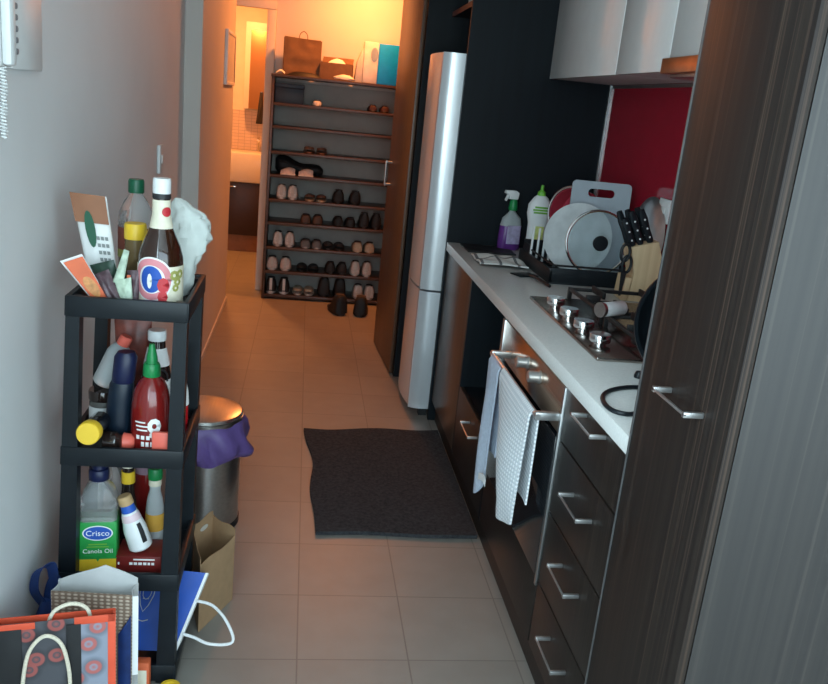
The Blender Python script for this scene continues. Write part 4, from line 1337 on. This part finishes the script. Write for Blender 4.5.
nn2 = Vector((-dd.y, dd.x, 0))
if nn2.dot(ctr-pm) < 0:
    nn2 = -nn2
part('handle_slot', MB().loft([[pm+dd*(.020*math.cos(a))+nn2*o_+Vector((0, 0, .225+.008*math.sin(a))) for a in [2*PI*k/18 for k in range(18)]] for o_ in (.003, .0045)]), mat('slot_backing', (.52, .48, .42), .8), kf, True)
bn = thing('pedal_bin', 'round steel bin with a steel lid and purple liner beside the black shelf', 'bin', (-.302, 2.765, 0))
part('bin_body', MB().lathe([(0, .0), (.132, .0), (.136, .004), (.136, .36), (0, .36)], 44), M['steel'], bn)
part('base_ring', MB().lathe([(.134, .0005), (.139, .001), (.139, .022), (.134, .024)], 44, caps=False), M['black_plastic'], bn)
g = MB()
g.loft([[Vector(((r+.012*amp*math.sin(a*9+z*30)+.010*amp*math.sin(a*5+1+z*50))*math.cos(a), (r+.012*amp*math.sin(a*9+z*30)+.010*amp*math.sin(a*5+1+z*50))*math.sin(a), z+.010*amp*math.sin(a*7))) for a in [2*PI*k/96 for k in range(96)]]
        for r, z, amp in ((.1375, .405, 0), (.142, .398, .2), (.150, .37, .6), (.160, .33, 1.0), (.166, .30, 1.2), (.158, .278, 1.1), (.142, .270, .4))], caps=False)
part('liner', g, M['purple'], bn, smooth=60)
part('rim', MB().lathe([(.132, .395), (.140, .396), (.141, .410), (.134, .412), (.132, .395)], 44, caps=False), M['steel'], bn)
part('lid', MB().lathe([(0, .412), (.139, .412), (.140, .416), (.134, .424), (.11, .430), (0, .433)], 44), M['steel'], bn)

# --- wall fixtures on the left
it = thing('intercom_phone', 'white intercom handset unit on the left wall near the camera', 'intercom', (-.60, 1.88, 1.56))
part('base_plate', BX(-.5998, -.586, 1.822, 2.018, 1.492, 1.72, .004), M['white_plastic'], it, True)
part('handset', BX(-.586, -.566, 1.755, 1.790, 1.497, 1.73, .008), M['white_plastic'], it, True)
part('cradle', BX(-.5998, -.5865, 1.752, 1.8215, 1.495, 1.72, .004), M['white_plastic'], it, True)
for k in range(5):
    bt = MB().lathe([(0, 0), (.0062, 0), (.0055, .003), (0, .004)], 14)
    bt.warp(lambda p: (-.5858+p.z, 1.845+p.x, 1.612-.0215*k+p.y))
    part('button', bt, mat('grey_button', (.20, .21, .22), .5), it, True)
coil = [(-.585+.006*math.cos(t*1.3), 1.758+.004*math.sin(t*.06)+.006*math.sin(t*1.3), 1.494-.0013*t) for t in range(0, 104)]
part('coiled_cord', MB().tube(coil, .0018, 6), M['white_plastic'], it, True)
sw = thing('light_switch', 'white light switch plate on the left wall past the shelf', 'light switch', (-.60, 3.60, 1.19))
part('plate', BX(-.5998, -.588, 3.565, 3.645, 1.13, 1.245, .003), M['white_plastic'], sw, True)
part('rocker', BX(-.588, -.583, 3.592, 3.618, 1.17, 1.205, .002), M['white'], sw, True)
pf = thing('hall_wall_frame', 'slim pale framed panel on the hall wall before the bathroom doorway', 'frame', (-.52, 5.65, 1.67))
part('frame', MB().box(-.5198, -.500, 5.36, 5.38, 1.51, 1.83, .003).box(-.5198, -.500, 5.90, 5.92, 1.51, 1.83, .003).box(-.5198, -.500, 5.38, 5.90, 1.81, 1.83, .003).box(-.5198, -.500, 5.38, 5.90, 1.51, 1.53, .003), M['white_plastic'], pf, True)
part('panel', BX(-.5198, -.506, 5.38, 5.90, 1.53, 1.81), M['greypaper'], pf, True)

# ------------------------------------------------------------------ shoe rack
RX0, RX1, RY0, RY1 = -.272, .95, 6.19, 6.485
LV = [1.60, 1.427, 1.268, 1.090, .925, .748, .580, .397, .215, .035]
rk = thing('shoe_rack', 'tall brown rack of ten boards filled with shoes at the end of the hall', 'shoe rack', (.34, 6.34, 0))
for x in (RX0, RX1-.02):
    part('side_panel', BX(x, x+.02, RY0, RY1, 0, 1.60, .001), M['rack_wood'], rk, True)
part('back_panel', BX(RX0+.02, RX1-.02, RY1-.010, RY1-.001, .0, 1.58), M['rack_back'], rk, True)
for z in LV:
    if z == LV[0]:
        part('board', BX(RX0-.004, RX1+.004, RY0-.006, RY1, z, z+.020, .002), M['rack_wood'], rk, True)
    else:
        part('board', BX(RX0+.0202, RX1-.0202, RY0, RY1-.0102, z-.020, z, .001), M['rack_wood'], rk, True)
TOP = LV[0]+.0205

def ell(cx, y, wid, zt, zb, n=14, fl=.55):
    """arched shoe section at depth y"""
    out = []
    for k in range(n+1):
        a = PI*k/n
        out.append(Vector((cx+wid*math.copysign(abs(math.cos(a))**fl, math.cos(a)), y, zb+(zt-zb)*math.sin(a)**.8)))
    return out
def shoe(kind, x, z, m, label, group, y=6.205, w=.042, h=.085, sole=None, L=.255, rz=0.0, nm=None):
    """heel towards the hall, toe towards the back of the rack"""
    t = thing(nm or {'sneaker': 'sneaker', 'boot': 'ankle_boot', 'sandal': 'sandal', 'flat': 'flat_shoe'}[kind], label, {'boot': 'boot', 'sandal': 'sandal'}.get(kind, 'shoe'), (x, y, z), rz, group)
    sm = sole or M['sh_sole']
    def outline(s):
        pts = []
        for k in range(28):
            a = 2*PI*k/28
            yy = L/2-L/2*math.cos(a)
            wdt = w*(.80+.20*math.sin(PI*min(1, yy/L*.9)))
            pts.append((wdt*s*math.copysign(abs(math.sin(a))**.7, math.sin(a)), yy))
        return pts
    st = .022 if kind in ('sneaker', 'boot') else .012
    so_ = MB().loft([[Vector((px, L/2+(py-L/2)*q, zz)) for px, py in outline(s)] for zz, s, q in ((.0003, .94, .97), (.004, 1.0, 1.0), (st, .99, .995), (st+.002, .95, .98))])
    part('sole', so_, sm, t)
    if kind == 'sandal':
        for yy, hh_ in ((.085, .038), (.165, .030)):
            part('strap', MB().sheet(lambda u, v: (w*.92*math.cos(PI*u), yy+.03*v, st-.004+hh_*math.sin(PI*u)), 14, 3, .004), m, t)
        part('heel_strap', MB().sheet(lambda u, v: (w*.8*math.cos(PI*u), .055-.045*math.sin(PI*u), st+.012+.018*v+.01*math.sin(PI*u)), 14, 3, .004), m, t)
        return t
    shaft = {'sneaker': 1.0, 'boot': 1.0, 'flat': .8}[kind]
    H = h*shaft
    secs = [(.004, .60*w, .80*H), (.012, .82*w, .97*H), (.035, .88*w, H), (.075, .88*w, .94*H), (.105, .90*w, .90*H if kind != 'flat' else .62*H), (.150, .95*w, .66*min(h, .09)), (.200, .93*w, .50*min(h, .09)), (.235, .75*w, .42*min(h, .09)), (L-.004, .4*w, .32*min(h, .09))]
    rings = [ell(0, yy, ww, max(zt, st+.012), st-.002) for yy, ww, zt in secs]
    part('upper', MB().loft(rings), m, t, smooth=60)
    lin = MB().lathe([(0, -.004), (.75, -.003), (1, .001), (.98, .004), (.8, .0), (0, -.001)], 20)
    lin.warp(lambda p: (p.x*w*.62, .058+p.y*.040, H*.955+p.z))
    part('lining', lin, M['sh_lining'], t)
    if kind == 'sneaker':
        tb = MB().sheet(lambda u, v: (-.010+.020*v, .002-.004*math.sin(PI*u), st+.01+(H-.03)*u), 6, 3, .003)
        part('heel_tab', tb, sm, t)
    return t
S = M
def pair(kind, xa, xb, z, m, what, where, **k):
    for x, sd in ((xa, 'left'), (xb, 'right')):
        shoe(kind, x, z, m, f'{sd} {what} {where}', 'shoes on the rack', **k)
pair('sneaker', -.163, -.082, LV[5], S['sh_white'], 'white sneaker of the pair', 'on the board below the black tote', h=.105, w=.040)
pair('sandal', .045, .130, LV[5], S['sh_brown'], 'brown sandal', 'between white sneakers and black shoes', sole=S['sh_tan'])
pair('sneaker', .255, .378, LV[5], S['sh_black'], 'black shoe', 'on the board just above the row of dark shoes', h=.10, w=.046, sole=S['sh_black'])
pair('flat', .025, .113, LV[6], S['sh_brown'], 'dark brown slip-on', 'left of the black shoes on the dark row', h=.085, sole=S['sh_dark'])
pair('flat', .265, .357, LV[6], S['sh_black'], 'black slip-on', 'in the middle of the dark row', h=.085, sole=S['sh_black'])
pair('sneaker', .458, .548, LV[6], S['sh_black'], 'tall black shoe', 'at the cupboard end of the dark row', h=.115, sole=S['sh_dark'])
pair('sneaker', -.172, -.085, LV[7], S['sh_white'], 'white sneaker', 'left of the grey shoes on the third board up', h=.11, w=.040)
pair('flat', .035, .118, LV[7], S['sh_grey'], 'grey shoe with pale sole', 'on the third board up', h=.08, sole=S['sh_sole'])
pair('sandal', .205, .288, LV[7], S['sh_dark'], 'dark brown sandal', 'beside the grey shoes on the third board up', sole=S['sh_dark'])
pair('flat', .425, .515, LV[7], S['sh_tan'], 'tan slip-on', 'at the cupboard end of the third board up', h=.095, sole=S['sh_tan'])
pair('sneaker', -.205, -.105, LV[8], S['sh_pink'], 'cream wide sneaker', 'on the second board up', h=.10, w=.046)
pair('sandal', .018, .105, LV[8], S['sh_black'], 'flat black sandal', 'next to the cream sneakers on the second board up', sole=S['sh_black'])
pair('sneaker', .232, .320, LV[8], S['sh_black'], 'black trainer', 'on the second board up', h=.088, sole=S['sh_dark'])
pair('sneaker', .420, .508, LV[8], S['sh_pink'], 'pinkish white sneaker', 'by the cupboard on the second board up', h=.11, w=.040)
pair('sneaker', -.205, -.108, LV[9], S['sh_black'], 'black trainer with pale sole', 'on the lowest board', h=.12, w=.045, sole=S['sh_white'])
pair('sandal', -.003, .082, LV[9], S['sh_tan'], 'tan sandal', 'beside the pale-soled trainers on the lowest board', sole=S['sh_sole'])
pair('boot', .195, .315, LV[9], S['sh_black'], 'tall black boot', 'on the lowest board', h=.155, w=.05, sole=S['sh_black'])
pair('sneaker', .455, .540, LV[9], S['sh_white'], 'white striped sneaker', 'on the lowest board by the cupboard', h=.11, sole=S['sh_sole'])
pair('sandal', .018, .108, LV[3], S['sh_brown'], 'brown sandal', 'alone on the board above the black tote', sole=S['sh_brown'])
pair('flat', .455, .540, LV[1], S['sh_red'], 'small dark red shoe', 'on the topmost inner board', h=.06, L=.20, w=.034, sole=S['sh_dark'])
shoe('flat', .055, LV[1], S['sh_white'], 'single white slipper beside the navy box', 'shoes on the rack', h=.05, L=.2, w=.036)
for x, rz, sd in ((.318, .25, 'left'), (.448, -.12, 'right')):
    shoe('boot', x, 0, S['sh_black'], f'{sd} black ankle boot on the floor before the rack', 'boots on the floor', y=5.80, w=.055, h=.15, sole=S['sh_black'], rz=rz)
# tote with slippers
tb_ = thing('black_tote', 'slouched black tote lying on the left of a rack board', 'bag', (-.05, 6.34, LV[4]))
g = MB()
ringsx = []
for i in range(13):
    u = i/12
    x = -.17+.35*u
    hh_ = .135-.075*u+.012*math.sin(9*u)
    ringsx.append([Vector((x, .02+.075*math.cos(a)*(1 if 0 < i < 12 else .5), max(.0004, hh_/2+hh_/2*math.sin(a)*(1 if 0 < i < 12 else .6)))) for a in [2*PI*k/18 for k in range(18)]])
part('bag_body', MB().loft(ringsx), M['black_matte'], tb_, smooth=60)
part('strap', MB().tube(smooth_path([(-.15, -.045, .10), (-.10, -.072, .09), (-.05, -.074, .07), (0, -.070, .06)]), .008, 8), M['black_matte'], tb_)
for x, sd, r_ in ((-.11, 'left', .5), (.03, 'right', 1.1)):
    pass
shoe('flat', -.135, LV[4], S['sh_pink'], 'left pale pink slipper in front of the black tote', 'slippers by the tote', y=6.196, h=.055, L=.055, w=.05, nm='slipper') if False else None
for x, sd in ((-.125, 'left'), (.005, 'right')):
    t = thing('slipper', f'{sd} pale pink slipper tucked against the black tote', 'slipper', (x, 6.232, LV[4]), 0, 'slippers by the tote')
    part('sole', MB().box(-.055, .055, -.030, .030, .0003, .012, .005), S['sh_sole'], t)
    part('upper', MB().loft([[Vector((-.052+.104*i/8, .028*math.cos(a)*(.6+.4*math.sin(PI*i/8)), .010+(.022+.024*math.sin(PI*i/8*.8))*math.sin(a))) for a in [PI*k/10 for k in range(11)]] for i in range(9)]), S['sh_pink'], t, smooth=60)
nb_ = thing('navy_box', 'dark navy box at the left end under the rack top', 'box', (-.150, 6.33, LV[1]))
part('box_body', BX(-.095, .105, -.12, .10, .0003, .105, .003), mat('dark_navy_card', (.012, .025, .045), .5), nb_)
part('lid', BX(-.098, .108, -.123, .103, .1055, .135, .003), mat('dark_navy_lid', (.014, .028, .050), .5), nb_)
shoe('flat', .0, LV[1], S['sh_dark'], 'single small dark slipper right of the navy box', 'shoes on the rack', h=.05, L=.18, w=.022) if False else None

# on top of the rack
kb2 = thing('kraft_carrier_bag', 'upright brown paper carrier bag on top of the shoe rack', 'paper bag', (-.072, 6.36, TOP), math.radians(4))
w_, d_, h_ = .262, .10, .262
def wav(u, v):
    return .004*noise.noise(Vector((u*4, v*5, 1)))
for nm, fn in (('front_panel', lambda u, v: (-w_/2+w_*u, -d_/2+wav(u, v)*2, h_*v-.010*u*v)), ('back_panel', lambda u, v: (-w_/2+w_*u, d_/2+wav(u, v), h_*v)),
               ('side_panel', lambda u, v: (-w_/2+.02*math.sin(PI*u)*v, -d_/2+d_*u, h_*v)), ('side_panel', lambda u, v: (w_/2-.02*math.sin(PI*u)*v, -d_/2+d_*u, (h_-.01)*v))):
    part(nm, MB().sheet(fn, 12, 12, .0018), M['kraft_shaded'], kb2, smooth=60)
part('bottom_panel', BX(-w_/2, w_/2, -d_/2, d_/2, .0006, .002), M['kraft_shaded'], kb2)
part('handle', MB().tube(smooth_path([(-.03, -.045, .25), (-.025, -.045, .285), (0, -.045, .305), (.025, -.045, .285), (.03, -.045, .25)]), .003, 6), M['kraft_shaded'], kb2)
solo('felt_cap', MB().lathe([(0, .03), (.05, .03), (.085, .018), (.11, .004), (.115, .0005), (.10, .0005), (0, .0005)], 24, sx=1.1, sy=.5), M['black_matte'], 'flat black cap in front of the brown carrier bag on the rack', 'cap', (-.05, 6.245, TOP))
solo('white_paper', MB().sheet(lambda u, v: (-.03+.06*u, -.03+.05*v, .004+.018*math.sin(PI*u)+.012*v), 10, 6, .002), M['white'], 'folded white paper sticking out behind the black cap', 'paper', (-.215, 6.265, TOP), smooth=60)
cb2 = thing('open_shoe_box', 'low open brown box with tissue paper on the rack top', 'box', (.180, 6.35, TOP), math.radians(-6))
q = MB()
q.box(-.115, .115, -.07, .07, .0005, .003)
for a in ((-.115, -.112, -.07, .07), (.112, .115, -.07, .07), (-.112, .112, -.07, -.067), (-.112, .112, .067, .07)):
    q.box(*a, .003, .115)
part('box_body', q, M['kraft_dark'], cb2, smooth=20)
part('box_flap', MB().sheet(lambda u, v: (-.112+.224*u, .068+.05*v, .115+.045*v), 8, 4, .002), M['kraft_dark'], cb2)
part('tissue', MB().lathe([(0, 0), (.045, .0), (.055, .02), (.03, .05), (0, .06)], 16, sx=1.4, sy=.7).crumple(.012, 20, 3).shift((0, -.01, .085)), M['white'], cb2)
solo('tissue_paper', MB().lathe([(0, 0), (.05, .0), (.055, .012), (.03, .030), (0, .036)], 16, sx=1.4, sy=.6).crumple(.006, 25, 5).shift((0, 0, .006)), M['greypaper'], 'crumpled pale tissue on the rack top beside the open box', 'tissue', (.23, 6.225, TOP), smooth=60)
db = thing('detergent_pack', 'tall white and cyan pack with an oval emblem at the right of the rack top', 'box', (.470, 6.36, TOP))
part('white_face', BX(-.105, .0, -.075, .085, .0005, .285, .006), mat('pack_white', (.70, .70, .68), .4), db)
part('cyan_face', BX(.0005, .15, -.080, .085, .0005, .280, .006), M['cyan'], db)
part('emblem', MB().loft([[Vector((-.030+.026*math.cos(a), y, .20+.048*math.sin(a))) for a in [2*PI*k/24 for k in range(24)]] for y in (-.0755, -.0775)]), mat('emblem_blue_grey', (.28, .36, .46), .4), db)
g = MB().prism([(-.16, .0005), (-.1055, .0005), (-.1055, .235), (-.122, .215), (-.148, .14)], .13, Matrix.Translation((0, -.05, 0)), .003)
part('side_gusset', g, M['greypaper'], db)

# ------------------------------------------------------------------ bathroom beyond the doorway
vn = thing('bathroom_vanity', 'dark bathroom vanity with a pale basin top seen through the doorway', 'vanity', (-.5, 8.2, 0))
part('cabinet_body', BX(-1.0, .10, 8.02, 8.40, .16, .655, .002), M['vanity'], vn, True)
for x0, x1 in ((-.998, -.36), (-.355, .098)):
    d = part('door', BX(x0, x1, 8.0, 8.018, .165, .65, .002), M['vanity'], vn, True)
    part('handle', BX(x0+.30, x0+.37, 7.975, 8.0, .61, .62, .002), M['chrome'], d, True)
part('basin_top', BX(-1.0, .10, 7.98, 8.40, .656, .93, .02), mat('basin_ceramic', (.75, .72, .66), .2, var=.02), vn, True)
part('plinth', BX(-.98, .08, 8.06, 8.38, 0, .159), mat('vanity_plinth', (.25, .13, .07), .5), vn, True)
tpp = MB().tube(smooth_path([(-.46, 8.36, .93), (-.46, 8.36, 1.03), (-.46, 8.32, 1.06), (-.46, 8.22, 1.04)]), .012, 10)
solo('basin_tap', tpp, M['chrome'], 'small chrome tap on the bathroom basin', 'tap', (-.46, 8.3, .93), True)
struct('wall_bathroom_tiles', BX(-1.6, .38, 8.405, 8.419, .93, 1.30), M['bath_tile'])
mc = thing('mirror_cabinet', 'tall mirrored cabinet on the bathroom wall above the basin', 'cabinet', (-.4, 8.35, 1.32))
part('cabinet_body', BX(-.615, -.10, 8.26, 8.419, 1.32, 2.09, .003), mat('mirror_cabinet_white', (.78, .74, .66), .4, var=.02), mc, True)
part('mirror_door', BX(-.565, -.102, 8.242, 8.258, 1.322, 2.02, .001), mat('bronze_mirror', (.45, .25, .13), .35, metal=.6, var=.02), mc, True)
solo('hanging_towel', pouch_mb((-.475, 7.99, 1.20), (-.405, 7.99, 1.20), (-.425, 8.0, 1.48), (-.450, 8.0, 1.48), .03, .01, 31), mat('dark_towel', (.03, .025, .025), .9), 'dark cloth hanging beside the bathroom mirror', 'towel', (-.44, 7.99, 1.2), True, smooth=60)
solo('towel_hook', MB().tube([(-.437, 8.0, 1.48), (-.437, 8.10, 1.485), (-.437, 8.242, 1.485)], .006, 8), M['chrome'], 'metal peg holding the dark cloth in the bathroom', 'hook', (-.437, 8.1, 1.48), True)

# ------------------------------------------------------------------ lamps
def lamp(name, label, loc, r, energy, color, spread=PI):
    t = thing(name, label, 'ceiling light', (loc[0], loc[1], 2.5))
    part('trim_ring', MB().lathe([(r, -.012), (r+.018, -.010), (r+.020, -.001), (r, -.001), (r, -.012)], 32, caps=False), M['white_plastic'], t)
    part('diffuser', MB().lathe([(0, -.009), (r, -.009), (r, -.003), (0, -.003)], 32), M['lamp'], t)
    ld = bpy.data.lights.new(name, 'AREA')
    ld.shape = 'DISK'
    ld.size = r*2
    ld.energy = energy
    ld.color = color
    ld.spread = spread
    o = bpy.data.objects.new(name+'_light', ld)
    o.location = (loc[0], loc[1], 2.48)
    COL.objects.link(o)
lamp('hall_ceiling_light', 'warm round ceiling light in the hall before the rack', (.38, 6.0), .07, 36, (1, .285, .065))
lamp('bathroom_ceiling_light', 'warm round ceiling light in the bathroom', (-.75, 7.5), .10, 46, (1, .33, .085))
ld = bpy.data.lights.new('daylight', 'AREA')
ld.shape = 'RECTANGLE'
ld.size = 3.1
ld.size_y = 1.95
ld.energy = 96
ld.color = (.70, .90, 1.0)
o = bpy.data.objects.new('window_daylight', ld)
o.location = (1.05, -1.08, 1.33)
o.rotation_euler = (math.radians(90), 0, 0)
COL.objects.link(o)
ld = bpy.data.lights.new('side_fill', 'AREA')  # fill light added at the unseen side window for the wall cabinets
ld.shape = 'RECTANGLE'
ld.size = 1.35
ld.size_y = 1.45
ld.energy = 70
ld.color = (.66, .89, 1.0)
o = bpy.data.objects.new('side_window_daylight', ld)
o.location = (-.62, -.17, 1.57)
o.rotation_euler = (0, math.radians(-90), 0)
COL.objects.link(o)
wd = bpy.data.worlds.new('sky')
sc.world = wd
wd.use_nodes = True
bg = wd.node_tree.nodes['Background']
sky = wd.node_tree.nodes.new('ShaderNodeTexSky')
sky.sky_type = 'NISHITA'
sky.sun_disc = False
sky.sun_elevation = math.radians(25)
wd.node_tree.links.new(sky.outputs[0], bg.inputs[0])
bg.inputs[1].default_value = .25

# ------------------------------------------------------------------ camera and view
cd_ = bpy.data.cameras.new('camera')
cd_.sensor_fit = 'HORIZONTAL'
cd_.sensor_width = 36
cd_.lens = 832/828*36
cd_.clip_start = .05
cam = bpy.data.objects.new('camera', cd_)
COL.objects.link(cam)
f = 832.0
vy = Vector((310-414, 95-342, f)).normalized()
vd = Vector((115-414, 3273-342, f))
vd = (vd-vy*vd.dot(vy)).normalized()
vx = vd.cross(vy)
# rows: room axes in camera coordinates (right, down, forward)
R = Matrix((vx, vy, -vd))
c0, c1, c2 = R.col[0], R.col[1], R.col[2]
cam.matrix_world = Matrix(((c0.x, -c1.x, -c2.x, 0), (c0.y, -c1.y, -c2.y, 0), (c0.z, -c1.z, -c2.z, 1.5), (0, 0, 0, 1)))
sc.camera = cam
sc.view_settings.view_transform = 'Standard'
sc.view_settings.look = 'None'
sc.view_settings.exposure = 0
sc.view_settings.gamma = 1
sc.view_settings.use_curve_mapping = False
